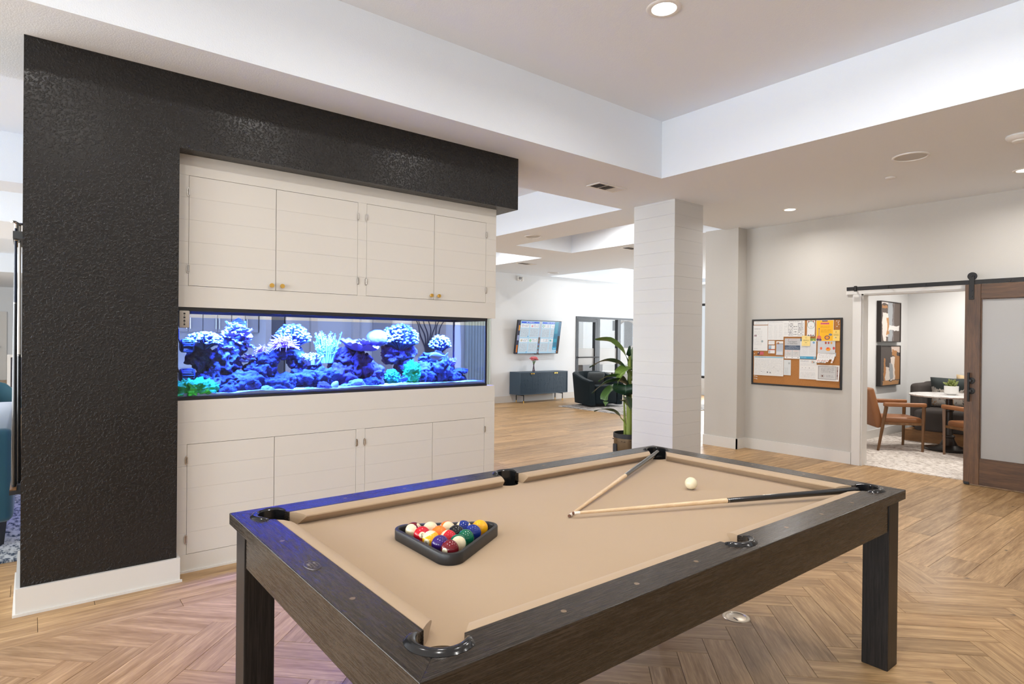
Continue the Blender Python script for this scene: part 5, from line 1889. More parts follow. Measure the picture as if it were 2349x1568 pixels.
for par, a, b, zb in ((w1, 11.51, 12.20, .06), (w1, 12.315, 13.50, .06), (d1, 10.735, 11.335, .12)):
    zt = 1.985 if par is w1 else 1.90
    single('pane', [(a, Y_TV+.03, zb), (b, Y_TV+.03, zb), (b, Y_TV+.03, zt), (a, Y_TV+.03, zt)], M_GLASS, par)
    single('frosted_band', [(a, Y_TV+.027, .81), (b, Y_TV+.027, .81), (b, Y_TV+.027, 1.23), (a, Y_TV+.027, 1.23)], M_FROSTB, par)
bm = B()
tube(bm, [(10.70, Y_TV-.07, 1.004), (11.42, Y_TV-.07, 1.004)], .016, 10)
for x in (10.74, 11.37):
    tube(bm, [(x, Y_TV-.07, 1.004), (x, Y_TV-.015, 1.004)], .012, 8)
mk('push_bar', bm, FRM, d1, smooth=True)
# office behind
slab('wall_office_left', 10.35, 10.45, Y_TV+.14, 14.6, 0, 2.9, M_WALL)
slab('wall_office_back', 10.35, 14.2, 14.5, 14.6, 0, 2.9, M_WALL)
slab('ceiling_office', 10.35, 14.2, Y_TV+.14, 14.6, 2.70, 2.80, M_CEIL)
slab('wall_office_right', 14.05, 14.2, Y_TV+.14, 14.6, 0, 2.9, M_WALL)
area_light('office_light', (12.2, 12.6, 2.68), (0, 0, -1), 1.2, 1.2, 30, (1, .97, .92))
t = thing('reception_desk', 'dark wood reception desk seen through the glass door', 'desk', (11.6, 12.4, 0))
mk('front', box(B(), 11.0, 13.2, 12.2, 12.26, 0, .74), wood('dark_desk', (.045, .030, .024), (.10, .07, .055), .4), t)
mk('top', box(B(), 10.95, 13.25, 12.15, 12.75, .74, .78), M_BLACK, t)
for x in (11.05, 13.1):
    mk('leg', box(B(), x, x+.06, 12.62, 12.70, 0, .74), M_BLACK, t)
for k, (x, c, lb) in enumerate(((11.28, (.75, .22, .12), 'orange folder lying on the office desk'), (11.60, (.70, .66, .58), 'beige folder lying on the office desk'))):
    bm = B()
    rbox(bm, x-.13, x+.13, 12.22, 12.42, .7805, .815, .004, 1)
    tag(mk('folder', bm, plain('folder_%d' % k, c, .6)), lb, 'folder')
t = thing('round_mirror', 'large round mirror with woven grey frame on the office wall', 'mirror', (14.03, 12.2, 1.55))
bm = B()
M = Matrix.Translation((14.04, 12.0, 1.62)) @ Matrix.Rotation(-PI/2, 4, 'Y')
lathe(bm, [(.40, 0), (.40, .03), (.44, .045), (.48, .03), (.48, 0)], 40, M)
mk('frame', bm, plain('woven_grey', (.36, .30, .26), .8, bump=(90, .8, .01)), t, smooth=True)
bm = B()
lathe(bm, [(0, .012), (.405, .012)], 40, M)
mk('glass', bm, plain('mirror_silver', (.88, .90, .92), .03, metal=1.0), t)
t = thing('pendant_lamp', 'black cylinder pendant lamp in the office', 'lamp', (13.05, 11.6, 1.75))
bm = B()
lathe(bm, [(0, 2.0), (.075, 2.0), (.075, 1.72), (.07, 1.72), (.07, 1.98)], 20, Matrix.Translation((13.05, 11.6, 0)))
mk('shade', bm, FRM, t, smooth=True)
bm = B()
tube(bm, [(13.05, 11.6, 2.0), (13.05, 11.6, 2.70)], .006, 6)
mk('cord', bm, M_BLACK, t)
slab('wall_office_panel', 10.9, 11.25, 14.40, 14.5, 0, 2.7, plain('charcoal_panel', (.055, .05, .05), .6))
t = thing('office_side_table', 'small white topped side table in the office', 'table', (12.75, 11.25, 0))
bm = B()
lathe(bm, [(0, .56), (.28, .56), (.285, .57), (.28, .585), (0, .585)], 28, Matrix.Translation((12.55, 11.25, 0)))
mk('top', bm, M_WHITE, t, smooth=True)
bm = B()
tube(bm, [(12.55, 11.25, .0), (12.55, 11.25, .56)], .025, 10)
lathe(bm, [(0, .012), (.17, .012), (.175, 0)], 24, Matrix.Translation((12.55, 11.25, 0)))
mk('pedestal', bm, M_BLACK, t, smooth=True)

# ------------------------------------------------------------------ lounge rug and tub chair
def weave(name, dark, light, sc, ax=(1, 1)):
    m = NT(name)
    co = m.obj()
    mp = m.n('ShaderNodeMapping')
    m.l(co, mp.inputs['Vector'])
    mp.inputs['Scale'].default_value = (ax[0], ax[1], 1)
    n1 = m.noise(mp.outputs[0], sc, 5, .7)
    m.l(m.ramp(n1, [(.40, dark), (.52, light), (.62, tuple(min(1, c*1.15) for c in light))]), m.b.inputs['Base Color'])
    m.b.inputs['Roughness'].default_value = .95
    m.b.inputs['Specular IOR Level'].default_value = .1
    return m.m
o = mk('area_rug', box(B(), 8.90, 11.9, 7.25, 9.50, .0005, .012), weave('grey_rug', (.16, .15, .15), (.50, .47, .44), 26, (1, .3)))
tag(o, 'mottled grey rug under the dark tub chair', 'rug')

M_TEAL = plain('dark_teal_velvet', (0.0035, 0.0105, 0.0145), 0.6, spec=.15, sheen=.06, var=.2)
ang = math.atan2(-.97, -.25)
tc = thing('tub_chair', 'dark teal velvet tub chair facing away in the lounge', 'armchair', (9.72, 9.16, .012), ang)
# local: +x forward, y left
def sweep_shell(prof, thick, top, bottom, flare):
    """U shaped upholstered shell from plan points (x,y,height)"""
    bm = B()
    n = len(prof)
    ring = []
    for i, (x, y, h) in enumerate(prof):
        a = Vector(prof[max(i-1, 0)][:2])
        b = Vector(prof[min(i+1, n-1)][:2])
        d = (b-a).normalized()
        nr = Vector((d.y, -d.x))
        f = flare*(1 if x < .2 else .5)
        ring.append([bm.verts.new((x, y, bottom)), bm.verts.new((x+nr.x*f, y+nr.y*f, h-.025)), bm.verts.new((x+nr.x*(f-.02), y+nr.y*(f-.02), h)),
                     bm.verts.new((x+nr.x*(f-thick+.02), y+nr.y*(f-thick+.02), h)), bm.verts.new((x+nr.x*(f-thick), y+nr.y*(f-thick), h-.03)), bm.verts.new((x-nr.x*thick, y-nr.y*thick, bottom))])
    for a, b in zip(ring, ring[1:]):
        for k in range(6):
            bm.faces.new((a[k], a[(k+1) % 6], b[(k+1) % 6], b[k]))
    bm.faces.new(ring[0])
    bm.faces.new(list(reversed(ring[-1])))
    return bm
prof = [(.40, -.40, .555), (.15, -.405, .60), (-.15, -.395, .675), (-.30, -.37, .71), (-.38, -.28, .725), (-.40, -.12, .73), (-.40, .12, .73), (-.38, .28, .725), (-.30, .37, .71), (-.15, .395, .675), (.15, .405, .60), (.40, .40, .555)]
mk('shell', sweep_shell([(x, -y, h) for x, y, h in prof], .13, 0, .045, .06), M_TEAL, tc, smooth=True, local=True)
bm = B()
rbox(bm, -.28, .40, -.275, .275, .06, .46, .04, 3)
mk('seat', bm, M_TEAL, tc, smooth=True, local=True)
bm = B()
rbox(bm, -.19, .19, -.06, .06, -.17, .17, .045, 3, Matrix.Translation((-.12, .05, .56)) @ Matrix.Rotation(R(80), 4, 'Z') @ Matrix.Rotation(R(18), 4, 'X'))
o = mk('back_cushion', bm, plain('grey_cushion', (.075, .085, .09), .8), tc, smooth=True, local=True)
bm = B()
lathe(bm, [(0, 0), (.24, 0), (.24, .045), (0, .045)], 28)
mk('swivel_base', bm, M_BLACK, tc, local=True)

# ------------------------------------------------------------------ banana plant beside the pillar
px_, py_ = 5.53, 4.682
pot = thing('planter_pot', 'brushed bronze cylinder planter beside the pillar', 'planter', (px_, py_, 0))
bm = B()
lathe(bm, [(0, .0), (.165, .0), (.172, .01), (.178, .30), (.172, .30), (.168, .26), (0, .255)], 40, Matrix.Translation((px_, py_, .0)))
mk('drum', bm, plain('antique_bronze', (.20, .155, .10), .32, metal=.9, var=.3), pot, smooth=True)
bm = B()
lathe(bm, [(.1785, .288), (.183, .290), (.183, .338), (.176, .342), (.172, .30)], 40, Matrix.Translation((px_, py_, 0)))
mk('rim', bm, M_BLACK, pot, smooth=True)
bm = B()
rbox(bm, px_-.1825, px_-.168, py_-.03+.06, py_+.03+.06, .12, .22, .008, 2)
mk('side_handle', bm, M_BLACK, pot)
bm = blob(B(), (px_, py_, .262), .165, .165, .03, .25, 30, 4, 3)
o = mk('soil', bm, plain('bark_soil', (.07, .045, .03), .95, bump=(90, 1, .01), var=.4), pot, smooth=True)
o['kind'] = 'stuff'
plant = thing('banana_plant', 'tall banana plant with broad green leaves beside the pillar', 'plant', (px_, py_, .29))
def leafmat(n, c):
    m = NT(n)
    m.b.inputs['Roughness'].default_value = .42
    sp_ = m.n('ShaderNodeTexCoord')
    s2_ = m.n('ShaderNodeSeparateXYZ')
    m.l(sp_.outputs['UV'], s2_.inputs[0])
    rib = m.math('LESS_THAN', m.math('ABSOLUTE', m.math('SUBTRACT', s2_.outputs[0], .5)), .025)
    st = m.math('FRACT', m.math('MULTIPLY', s2_.outputs[1], 22))
    cc = m.mix(m.math('MULTIPLY', st, .45), c, tuple(x*.55 for x in c))
    m.l(m.mix(rib, cc, tuple(min(1, x*1.7+.03) for x in c)), m.b.inputs['Base Color'])
    return m.m
LG = [leafmat('leaf_green', (.075, .165, .030)), leafmat('leaf_deep_green', (.016, .052, .022)), leafmat('leaf_lime', (.16, .26, .04))]
M_STEM = plain('banana_stem', (.24, .30, .045), .5, var=.3)
for k, (dx, dy, h, r0) in enumerate(((0, 0, .98, .036), (.09, -.04, .80, .026), (-.03, .06, .55, .016), (.05, .07, .70, .018))):
    bm = B()
    b0_ = Vector((px_+dx*.7, py_+dy*.7, .262))
    tube(bm, [b0_, b0_+Vector((dx*.1, dy*.1, h*.5)), b0_+Vector((dx*.3, dy*.3, h))], [r0, r0*.85, r0*.4], 10)
    mk('stem', bm, M_STEM, plant, smooth=True)
def leaf(base, pts, width, mat, twist=0.0):
    """blade along pts with a pointed oval outline folded on its midrib"""
    pts = [Vector(p) for p in pts]
    def cr(t):
        n = len(pts)-1
        i = min(int(t*n), n-1)
        f = t*n-i
        p0, p1, p2, p3 = pts[max(i-1, 0)], pts[i], pts[i+1], pts[min(i+2, n)]
        return 0.5*((2*p1)+(p2-p0)*f+(2*p0-5*p1+4*p2-p3)*f*f+(3*p1-p0-3*p2+p3)*f**3)
    bm = B()
    n = 16
    rows_ = []
    uvs = {}
    for i in range(n+1):
        t_ = i/n
        p = cr(t_)
        d = (cr(min(t_+.02, 1))-cr(max(t_-.02, 0))).normalized()
        s_ = d.cross(Vector((0, 0, 1)))
        if s_.length < .05:
            s_ = Vector((1, 0, 0))
        s_.normalize()
        s_ = Matrix.Rotation(twist*(.4+.6*t_), 3, d) @ s_
        nr = s_.cross(d).normalized()
        w = width*(math.sin(PI*min(1, t_*1.02+.02))**.62)*(1-.15*t_)
        if i == n:
            w = .001
        row_ = []
        for q, sgn in ((-1, -1), (-.5, -1), (0, 0), (.5, 1), (1, 1)):
            v = bm.verts.new(p+s_*w*q+nr*(-abs(q)*w*.0+abs(q)*w*.28+.008*math.sin(9*t_+q*2)))
            if v.co.x > 5.33 and v.co.y < 4.502:
                v.co.y = 4.502
            uvs[v] = (q*.5+.5, t_)
            row_.append(v)
        rows_.append(row_)
    uvl = bm.loops.layers.uv.new('print')
    for a, b in zip(rows_, rows_[1:]):
        for q in range(4):
            f = bm.faces.new((a[q], a[q+1], b[q+1], b[q]))
            for lp in f.loops:
                lp[uvl].uv = uvs[lp.vert]
    o = mk('leaf', bm, mat, plant, smooth=True)
    bm = B()
    tube(bm, [base, Vector(base).lerp(pts[0], .5)+Vector((0, 0, .015)), pts[0]], [.011, .008, .006], 7)
    mk('petiole', bm, M_STEM, o, smooth=True)
LF = lambda t, u, z: Vector((px_, py_, 0))+Vector((.78, .62, 0))*(max(0, -t)*1.5+(.10 if t < -.05 else 0))+Vector((-.62, .78, 0))*t+Vector((.78, .62, 0))*u+Vector((0, 0, z))   # t: towards picture left, u: away
leaf(LF(0, 0, .98), [LF(.02, 0, 1.18), LF(.11, .02, 1.32), LF(.24, .04, 1.42), LF(.41, .0, 1.44)], 0.101, LG[0], .55)
leaf(LF(0, 0, .95), [LF(.03, .0, 1.07), LF(.13, -.02, 1.155), LF(.28, -.04, 1.185), LF(.47, -.06, 1.105)], 0.077, LG[1], .3)
leaf(LF(0, 0, 1.0), [LF(0, .02, 1.08), LF(.01, .03, 1.22), LF(.0, .03, 1.37)], 0.045, LG[1], 1.3)
leaf(LF(-.02, 0, 1.0), [LF(-.03, 0, 1.08), LF(-.07, .0, 1.22), LF(-.15, .01, 1.36), LF(-.2, .0, 1.46)], 0.105, LG[0], .9)
leaf(LF(0, 0, .93), [LF(-.10, -.06, 1.06), LF(-.03, -.10, 1.10), LF(.08, -.12, 1.05), LF(.13, -.13, .90)], 0.147, LG[2], -.2)
leaf(LF(0, 0, .85), [LF(.04, .0, .93), LF(.12, -.05, 1.0), LF(.24, -.06, 1.0), LF(.36, -.05, .94)], 0.073, LG[0], .2)
leaf(LF(0, 0, .80), [LF(.03, -.02, .90), LF(.12, -.10, .955), LF(.26, -.14, .93), LF(.43, -.14, .80)], 0.105, LG[1], .1)
leaf(LF(0, 0, .75), [LF(.10, -.06, .89), LF(.20, -.12, .86), LF(.27, -.14, .76), LF(.27, -.14, .66)], 0.091, LG[0], -.5)
leaf(LF(0, 0, .80), [LF(.04, -.05, .90), LF(.04, -.12, .89), LF(.03, -.15, .78), LF(-.02, -.15, .62)], 0.161, LG[1], .0)
leaf(LF(-.02, 0, .85), [LF(-.05, -.04, .95), LF(-.10, -.10, .98), LF(-.13, -.14, .90), LF(-.16, -.16, .74)], 0.154, LG[1], .2)
leaf(LF(0, 0, .60), [LF(.05, -.02, .70), LF(.02, -.08, .73), LF(-.06, -.12, .68), LF(-.12, -.13, .54)], 0.098, LG[1], .1)
leaf(LF(.02, 0, .40), [LF(.10, -.02, .52), LF(.17, -.05, .585), LF(.27, -.06, .61), LF(.41, -.05, .585)], 0.059, LG[1], .25)
leaf(LF(-.05, 0, .95), [LF(-.10, -.02, 1.0), LF(-.14, -.05, 1.12), LF(-.22, -.06, 1.16), LF(-.32, -.06, 1.08)], 0.112, LG[0], .2)

# ------------------------------------------------------------------ things seen through and past the aquarium
M_KIT = plain('pale_kitchen_front', (.62, .61, .60), .4)
for k in range(3):
    x0 = 1.70+.42*k
    t = thing('kitchen_wall_cabinet', ('left', 'middle', 'right')[k]+' pale wall cabinet of three seen through the aquarium', 'cabinet', (x0+.21, Y_TV-.17, 1.52), 0, 'kitchen wall cabinets')
    mk('body', box(B(), x0, x0+.418, Y_TV-.30, Y_TV-.001, 1.50, 2.20), M_KIT, t)
    for q in range(2):
        d = mk('door', box(B(), x0+.004+.207*q, x0+.203+.207*q, Y_TV-.32, Y_TV-.301, 1.505, 2.195), M_KIT, t)
        bm = B()
        hx_ = x0+(.185 if q == 0 else .235)
        tube(bm, [(hx_, Y_TV-.338, 1.55), (hx_, Y_TV-.338, 1.72)], .006, 6)
        mk('handle', bm, M_NICKEL, d)
bm = B()
box(bm, 1.70, 2.95, Y_TV-.62, Y_TV-.002, 0, .90)
t = thing('kitchen_base_unit', 'pale kitchen base unit with worktop seen through the aquarium', 'cabinet', (2.3, Y_TV-.3, 0))
mk('body', bm, M_KIT, t)
mk('worktop', box(B(), 1.68, 2.97, Y_TV-.64, Y_TV-.002, .901, .94), plain('worktop_white', (.7, .69, .67), .25), t)
for k in range(3):
    d = mk('door', box(B(), 1.705+.415*k, 2.11+.415*k, Y_TV-.64, Y_TV-.621, .10, .88), M_KIT, t)
t = thing('tall_fridge', 'tall grey refrigerator panel seen through the aquarium', 'refrigerator', (3.05, Y_TV-.3, 0))
mk('body', box(B(), 3.00, 3.28, Y_TV-.60, Y_TV-.002, .02, 1.78), plain('grey_steel', (.28, .29, .31), .35, metal=.5), t)
mk('upper_door', box(B(), 3.005, 3.275, Y_TV-.625, Y_TV-.601, .70, 1.775), plain('grey_steel_front', (.22, .23, .26), .3, metal=.5), t)
mk('lower_door', box(B(), 3.005, 3.275, Y_TV-.625, Y_TV-.601, .03, .69), bpy.data.materials['grey_steel_front'], t)
for k, x in enumerate((2.97, 3.30, 3.92, 4.72)):
    slab('trim_%d' % (6+k), x, x+.09 if k < 2 else x+.12, Y_TV-.66 if k < 2 else Y_TV-.10, Y_TV-.001, 0, ZC, M_TRIM)
slab('wall_alcove', 5.15, 5.55, Y_TV-.05, Y_TV-.001, 0, ZC, plain('grey_panel', (.42, .42, .44), .6))
t = thing('swirl_artwork', 'pale canvas with dark swirling tree lines beyond the aquarium', 'artwork', (6.37, Y_TV, 1.2))
mk('canvas', box(B(), 6.02, 6.80, Y_TV-.035, Y_TV-.002, 1.10, 1.98), plain('canvas_beige', (.55, .50, .44), .8), t)
rr = random.Random(21)
M_SWIRL = plain('swirl_ink', (.06, .06, .09), .7)
for k in range(7):
    bm = B()
    pts = []
    x = 6.41+(k-3)*.03
    ph = rr.uniform(0, 6)
    for q in range(26):
        f = q/25
        sp_ = (k-3)*.11*f**1.4
        pts.append((x+sp_+.045*math.sin(f*9+ph)*f, Y_TV-.039, 1.13+.80*f))
    e = Vector(pts[-1])
    for q in range(14):
        a = q*.5
        r_ = .06*(1-q/15)
        pts.append((e.x+(1 if k > 3 else -1)*(r_*math.sin(a)), e.y, e.z-.06+r_*math.cos(a)))
    tube(bm, pts, [.020-.014*min(1, i/26) for i in range(len(pts))], 6)
    mk('swirl', bm, M_SWIRL, t, smooth=True)
t = thing('curtain', 'sheer pale green curtain beyond the right end of the aquarium', 'curtain', (7.55, Y_TV-.1, 0))
bm = B()
vv = []
for i in range(61):
    x = 7.25+.67*i/60
    y = Y_TV-.10+.03*math.sin(i*.95)+.01*math.sin(i*2.7)
    vv.append((bm.verts.new((x, y, .02)), bm.verts.new((x, y, 2.60))))
for a, b in zip(vv, vv[1:]):
    bm.faces.new((a[0], b[0], b[1], a[1]))
mk('cloth', bm, plain('sheer_green', (.55, .62, .58), .8), t, smooth=True)
bm = B()
tube(bm, [(7.18, Y_TV-.10, 2.62), (8.0, Y_TV-.10, 2.62)], .014, 10)
mk('rod', bm, M_STEEL, t, smooth=True)
# ------------------------------------------------------------------ study furniture
M_TAN = plain('tan_leather', (.31, .125, .046), .42, bump=(160, .25, .002), var=.12)
M_OAKD = wood('walnut_oak_legs', (.12, .052, .018), (.24, .115, .042), .4, along='z')
def leather_chair(label, loc, ang):
    t = thing('leather_armchair', label, 'armchair', loc, ang, 'tan leather chairs in the study')
    # local +x forward
    bm = B()
    rbox(bm, -.24, .27, -.235, .235, .335, .435, .035, 3)
    for v in bm.verts:
        if v.co.z > .40:
            v.co.z += .014*math.cos(v.co.y/.235*1.3)
    mk('seat', bm, M_TAN, t, smooth=True, local=True)
    bm = B()
    M = Matrix.Translation((-.235, 0, .30)) @ Matrix.Rotation(R(-14), 4, 'Y')
    rbox(bm, -.055, .045, -.245, .245, 0, .535, .030, 3, M)
    for v in bm.verts:
        if v.co.z > .6:
            v.co.y *= .94
    mk('backrest', bm, M_TAN, t, smooth=True, local=True)
    for s_ in (-1, 1):
        y = s_*.275
        bm = B()
        tube(bm, [(.250, y, 0), (.262, y, .60)], [.017, .024], 4)
        mk('leg', bm, M_OAKD, t, local=True)
        bm = B()
        tube(bm, [(-.285, y, 0), (-.19, y, .585)], [.017, .025], 4)
        mk('leg', bm, M_OAKD, t, local=True)
        bm = B()
        rbox(bm, -.225, .292, y-.027, y+.027, .585, .640, .018, 3)
        mk('armrest', bm, M_TAN, t, smooth=True, local=True)
        bm = B()
        box(bm, -.22, .25, y-s_*.012-.012, y-s_*.012+.012, .345, .375)
        mk('side_rail', bm, M_OAKD, t, local=True)
    return t
leather_chair('tan leather armchair with wooden legs nearest the study door jamb', (9.17, 3.15, .006), math.atan2(-.398, .352))
leather_chair('tan leather armchair half hidden by the sliding barn door', (9.25, 2.19, .006), math.atan2(.44, .33))
tx_, ty_ = 9.62, 2.63
t = thing('bistro_table', 'round white marble topped table on a dark pedestal in the study', 'table', (tx_, ty_, .006))
bm = B()
lathe(bm, [(0, .718), (.43, .718), (.452, .730), (.455, .740), (.448, .745), (0, .745)], 56, Matrix.Translation((tx_, ty_, 0)))
m_ = NT('white_marble')
n_ = m_.noise(m_.obj(), 5, 6, .65)
m_.l(m_.ramp(n_, [(.40, (.80, .78, .76)), (.50, (.62, .58, .56)), (.53, (.80, .78, .76))]), m_.b.inputs['Base Color'])
m_.b.inputs['Roughness'].default_value = .25
mk('top', bm, m_.m, t, smooth=True)
bm = B()
lathe(bm, [(0, .006), (.275, .006), (.285, .018), (.27, .032), (.16, .045), (.10, .075), (.075, .13), (.060, .17), (.072, .18), (.072, .195), (.048, .21), (.045, .52), (.058, .53), (.058, .545), (.040, .56), (.040, .69), (.10, .717), (0, .7175)], 36, Matrix.Translation((tx_, ty_, 0)))
mk('pedestal', bm, plain('bronze_black', (.035, .028, .024), .3, metal=.5), t, smooth=True)
# settee
M_TWEED = plain('charcoal_tweed', (.082, .072, .067), .95, spec=.1, bump=(260, .9, .004), var=.35)
t = thing('settee', 'charcoal tweed settee with wooden plinth in the study', 'sofa', (10.5, 2.1, .006))
fx, ey, ny = 10.04, 3.34, .9
mk('plinth', box(B(), fx+.03, 11.1, ny, ey-.02, .006, .17), wood('oak_plinth', (.15, .065, .020), (.30, .15, .055), .45, along='y', stretch=9), t)
bm = B()
rbox(bm, fx, 10.85, ny, ey-.16, .171, .47, .045, 3)
mk('seat', bm, M_TWEED, t, smooth=True)
bm = B()
rbox(bm, 10.80, 11.14, ny, ey-.02, .172, .845, .06, 3)
mk('backrest', bm, M_TWEED, t, smooth=True)
bm = B()
rbox(bm, fx+.32, 11.0, ey-.16, ey, .172, .83, .055, 3)
mk('arm', bm, M_TWEED, t, smooth=True)
M_PAT = NT('abstract_cushion')
u_ = M_PAT.obj()
mpp = M_PAT.n('ShaderNodeMapping')
M_PAT.l(u_, mpp.inputs['Vector'])
mpp.inputs['Scale'].default_value = (1, 1.4, .8)
n1 = M_PAT.noise(mpp.outputs[0], 9, 5, .65)
n2 = M_PAT.noise(u_, 4, 3, .6)
c1_ = M_PAT.ramp(n1, [(.38, (.05, .055, .055)), (.44, (.66, .60, .53)), (.56, (.72, .68, .62)), (.62, (.55, .26, .07))])
sz_ = M_PAT.n('ShaderNodeSeparateXYZ')
M_PAT.l(u_, sz_.inputs[0])
band = M_PAT.math('GREATER_THAN', M_PAT.math('ADD', sz_.outputs[2], M_PAT.math('MULTIPLY', M_PAT.math('SUBTRACT', n1, .5), .35)), .07)
M_PAT.l(M_PAT.mix(band, c1_, (.045, .055, .055)), M_PAT.b.inputs['Base Color'])
M_PAT.b.inputs['Roughness'].default_value = .9
M_PAT = M_PAT.m
def cushion_pillow(label, loc, rot, w, h, mat):
    bm = B()
    n = 14
    for sd in (1, -1):
        g = []
        for j in range(n+1):
            row_ = []
            for i in range(n+1):
                a, b = 2*i/n-1, 2*j/n-1
                e = (1-a**4)*(1-b**4)
                pin = 1-.06*(abs(a*b))
                row_.append(bm.verts.new((sd*.075*e**.6, a*w/2*(1-.05*(1-abs(b))), b*h/2*(1-.05*(1-abs(a))))))
            g.append(row_)
        for j in range(n):
            for i in range(n):
                bm.faces.new((g[j][i], g[j][i+1], g[j+1][i+1], g[j+1][i]))
    bmesh.ops.remove_doubles(bm, verts=list(bm.verts), dist=1e-5)
    o = mk('throw_cushion', bm, mat, smooth=True)
    o.location = loc
    o.rotation_euler = rot
    return tag(o, label, 'cushion', 'cushions on the study settee')
cushion_pillow('wide dark and cream abstract cushion at the settee arm', (10.70, 2.86, .705), (0, R(-16), R(8)), .58, .46, M_PAT)
cushion_pillow('cream and gold cushion leaning behind the abstract cushion', (10.78, 2.62, .73), (R(6), R(-14), R(-6)), .50, .46, plain('cream_gold', (.66, .50, .30), .9, var=.4))
# succulent
t = thing('succulent_planter', 'white planter with a small succulent on the marble table', 'planter', (9.60, 2.60, .745))
bm = B()
lathe(bm, [(.040, .746), (.055, .754), (.078, .765), (.080, .775), (.082, .862), (.078, .865), (.074, .85), (0, .846)], 28, Matrix.Translation((9.60, 2.60, 0)))
lathe(bm, [(0, .7455), (.050, .7455), (.05, .756)], 28, Matrix.Translation((9.60, 2.60, 0)))
mk('bowl', bm, M_WHITE, t, smooth=True)
rr = random.Random(5)
for k in range(26):
    a, q = k*2.4, math.sqrt((k+.5)/26)
    bm = B()
    d = Vector((math.cos(a)*q, math.sin(a)*q, 1.0-.6*q)).normalized()
    p0 = Vector((9.60, 2.60, .848))
    p1 = p0+d*rr.uniform(.06, .115)+Vector((0, 0, .01))
    tube(bm, [p0, p0.lerp(p1, .5), p0.lerp(p1, .8), p1], [.003, .009, .014, .002], 6)
    mk('leaf', bm, plain('succulent_green', (.20, .24, .06), .5, var=.3) if k == 0 else bpy.data.materials['succulent_green'], t, smooth=True)
# two abstract canvases
BG1 = (.135, .105, .090)
art1 = [('smear', .36, .60, 0, 1.02, (.40, .42, .44), 3), ('smear', .60, .66, .0, 1, (.22, .20, .20), 4), ('smear', .08, .36, .10, .72, (.82, .73, .67), 3), ('smear', .30, .41, .16, .62, (.52, .26, .10), 4), ('smear', .40, .95, .28, .40, (.80, .77, .74), 3), ('smear', .04, .34, .84, .92, (.45, .22, .09), 6), ('smear', .02, .36, .95, 1.1, (.8, .74, .70), 4), ('smear', .10, .26, .0, .18, (.82, .74, .68), 4)]
art2 = [('smear', .72, 1.05, .12, .74, (.42, .20, .075), 3), ('smear', .52, .74, .12, .72, (.78, .68, .60), 3), ('smear', .44, .64, .14, .56, (.34, .35, .36), 3), ('smear', .22, .46, .12, .45, (.72, .64, .57), 4), ('smear', .16, .25, .10, .68, (.44, .20, .07), 4), ('smear', .10, .95, -.1, .10, (.46, .24, .10), 3), ('smear', .56, 1.1, .84, 1.1, (.74, .60, .52), 3), ('smear', .55, .85, .74, .88, (.46, .22, .08), 4)]
for k, (z0, z1, base, it, lb) in enumerate(((1.446, 2.070, BG1, art1, 'upper abstract canvas with cream and tan strokes'), (.775, 1.396, (.085, .070, .064), art2, 'lower abstract canvas with tan and grey strokes'))):
    t = thing('abstract_canvas', lb, 'painting', (10.38, SY, z0), 0, 'paired canvases in the study')
    bm = B()
    for a, b, c, d in ((9.985, 10.775, z0, z0+.012), (9.985, 10.775, z1-.012, z1), (9.985, 9.997, z0+.012, z1-.012), (10.763, 10.775, z0+.012, z1-.012)):
        box(bm, a, b, SY-.065, SY-.002, c, d)
    mk('frame', bm, plain('espresso_frame', (.020, .014, .012), .4), t)
    o = mk('canvas', box(B(), 9.998, 10.762, SY-.055, SY-.004, z0+.013, z1-.013), printed('canvas_%d' % k, base, it, .7), t)
    set_uv(o, (0, 1), (2, 1))

# ------------------------------------------------------------------ left edge: cue rack, settee, rug, chair, far wall
t = thing('cue_rack', 'dark wall cue rack on the end of the charcoal partition', 'rack', (-.05, 4.30, .58))
M_GREYM = plain('grey_rack_metal', (.08, .085, .09), .4, metal=.4)
bm = B()
box(bm, -.077, -.0375, 4.10, 4.50, 1.930, 1.968)
mk('top_rail', bm, M_GREYM, t)
bm = B()
box(bm, -.084, -.0375, 4.08, 4.52, .585, .606)
mk('bottom_shelf', bm, M_BLACK, t)
bm = B()
box(bm, -.082, -.055, 4.09, 4.51, .606, .612)
mk('shelf_strip', bm, M_OAKD, t)
for k in range(5):
    bm = B()
    yy = 4.15+.075*k
    tube(bm, [(-.0615+.010*math.cos(a*PI/8), yy+.010*math.sin(a*PI/8), 1.925) for a in range(17)], .0025, 6)
    mk('clip', bm, M_NICKEL, t, smooth=True)
bm = B()
tube(bm, [(-.085, 4.20, 2.03), (-.070, 4.24, 2.035), (-.055, 4.28, 2.030), (-.040, 4.30, 2.035)], .007, 8)
tube(bm, [(-.064, 4.22, 1.97), (-.064, 4.22, 2.03)], .010, 8)
mk('bridge_head', bm, M_NICKEL, t, smooth=True)
M_NAVY = plain('navy_lacquer', (.012, .020, .045), .2)
cue('dark navy cue standing nearest in the wall rack', (-.066, 4.16, 2.02), (-.066, 4.16, .613), .30, 'pool_cue', M_NAVY, 'cues in the wall rack', M_FERR, .0055, .013)
cue('white shafted cue standing second in the wall rack', (-.050, 4.235, 2.02), (-.050, 4.235, .613), .50, 'pool_cue', plain('white_shaft', (.72, .69, .64), .3), 'cues in the wall rack', M_FERR, .0055, .012)
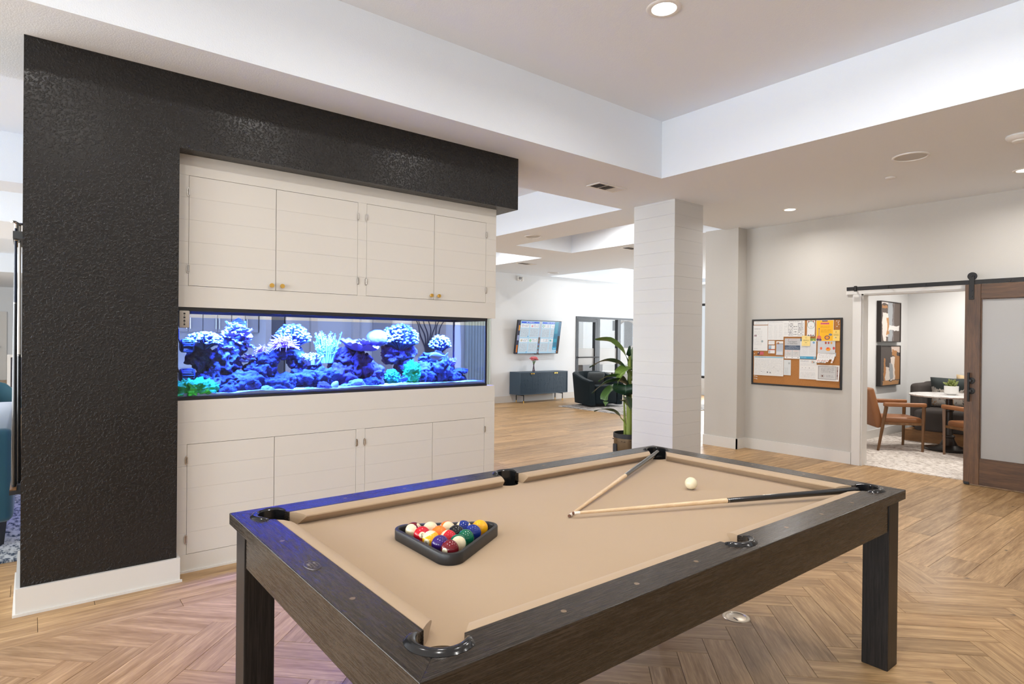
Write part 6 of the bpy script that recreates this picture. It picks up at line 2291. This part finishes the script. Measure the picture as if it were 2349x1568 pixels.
# teal channel tufted settee with its end to the camera
M_VELV = plain('teal_velvet', (.020, .085, .115), .6, sheen=.4, spec=.2, var=.2)
t = thing('teal_settee', 'teal velvet settee behind the cue rack at the left edge', 'sofa', (-.75, 6.2, .012))
bm = B()
rbox(bm, -.38, -.085, 5.22, 7.35, .17, .80, .045, 3)
mk('backrest', bm, M_VELV, t, smooth=True)
for k in range(11):
    bm = B()
    rbox(bm, -.47, -.36, 5.24+.19*k, 5.425+.19*k, .44, .81, .035, 3)
    mk('channel', bm, M_VELV, t, smooth=True)
bm = B()
rbox(bm, -1.25, -.36, 5.22, 7.35, .17, .44, .05, 3)
mk('seat', bm, M_VELV, t, smooth=True)
for x in (-.16, -1.15):
    for y in (5.30, 7.26):
        bm = B()
        tube(bm, [(x, y, .0125), (x, y, .18)], [.026, .042], 4)
        mk('leg', bm, M_BLACK, t)
o = mk('area_rug', box(B(), -3.6, 1.4, 4.89, 8.2, .0005, .0115), weave('blue_grey_rug', (.045, .065, .10), (.46, .48, .50), 14, (2.2, 1)))
tag(o, 'blue grey crosshatched rug under the teal settee', 'rug')
t = thing('barrel_chair', 'teal barrel back dining chair at the far left', 'chair', (-.42, 9.9, 0), R(-60))
pf = [(.22, -.27, .62), (.05, -.29, .70), (-.12, -.26, .80), (-.22, -.17, .84), (-.26, 0, .85), (-.22, .17, .84), (-.12, .26, .80), (.05, .29, .70), (.22, .27, .62)]
mk('backrest', sweep_shell([(x, -y, h) for x, y, h in pf], .05, 0, .50, .03), M_VELV, t, smooth=True, local=True)
bm = B()
rbox(bm, -.22, .26, -.25, .25, .40, .48, .035, 3)
mk('seat', bm, M_VELV, t, smooth=True, local=True)
for a, b in ((.2, .2), (.2, -.2), (-.18, .2), (-.18, -.2)):
    bm = B()
    tube(bm, [(a*1.15, b*1.15, 0), (a, b, .41)], [.012, .018], 8)
    mk('leg', bm, M_BLACK, t, smooth=True, local=True)
d2 = struct(mk('door_2', box(B(), -1.35, -.72, 24.96, 24.999, .01, 2.05), M_TRIM), 'white far door at the end of the room')
mk('panel', box(B(), -1.25, -.82, 24.945, 24.9595, .25, 1.0), M_TRIM, d2)
mk('panel', box(B(), -1.25, -.82, 24.945, 24.9595, 1.15, 1.95), M_TRIM, d2)
bm = B()
lathe(bm, [(0, .06), (.03, .055), (.03, .03), (.012, .02), (.012, 0)], 14, Matrix.Translation((-.78, 24.96, 1.05)) @ Matrix.Rotation(PI/2, 4, 'X'))
mk('door_handle', bm, M_NICKEL, d2, smooth=True)
bm = B()
box(bm, -.72, -.60, 24.96, 25.0, 0, 2.17)
box(bm, -1.47, -1.35, 24.96, 25.0, 0, 2.17)
box(bm, -1.35, -.72, 24.96, 25.0, 2.05, 2.17)
struct(mk('trim_10', bm, M_TRIM), 'white casing of the far door')
t = thing('framed_stone_panel', 'white framed dark stone panel on the floor at the far left', 'panel', (-.42, 17.0, 0))
bm = B()
for a, b, c, d in ((-.40, -.34, 0, 1.0), (.10, .16, 0, 1.0), (-.34, .10, .94, 1.0), (-.34, .10, 0, .06)):
    box(bm, a, b, 17.0, 17.08, c, d)
mk('frame', bm, M_TRIM, t)
mk('stone_face', box(B(), -.34, .10, 17.03, 17.07, .06, .94), plain('stacked_stone', (.10, .10, .12), .9, bump=(20, 1, .02), var=.7), t)
mk('back', box(B(), -.34, .10, 17.072, 17.30, .0, .94), M_TRIM, t)
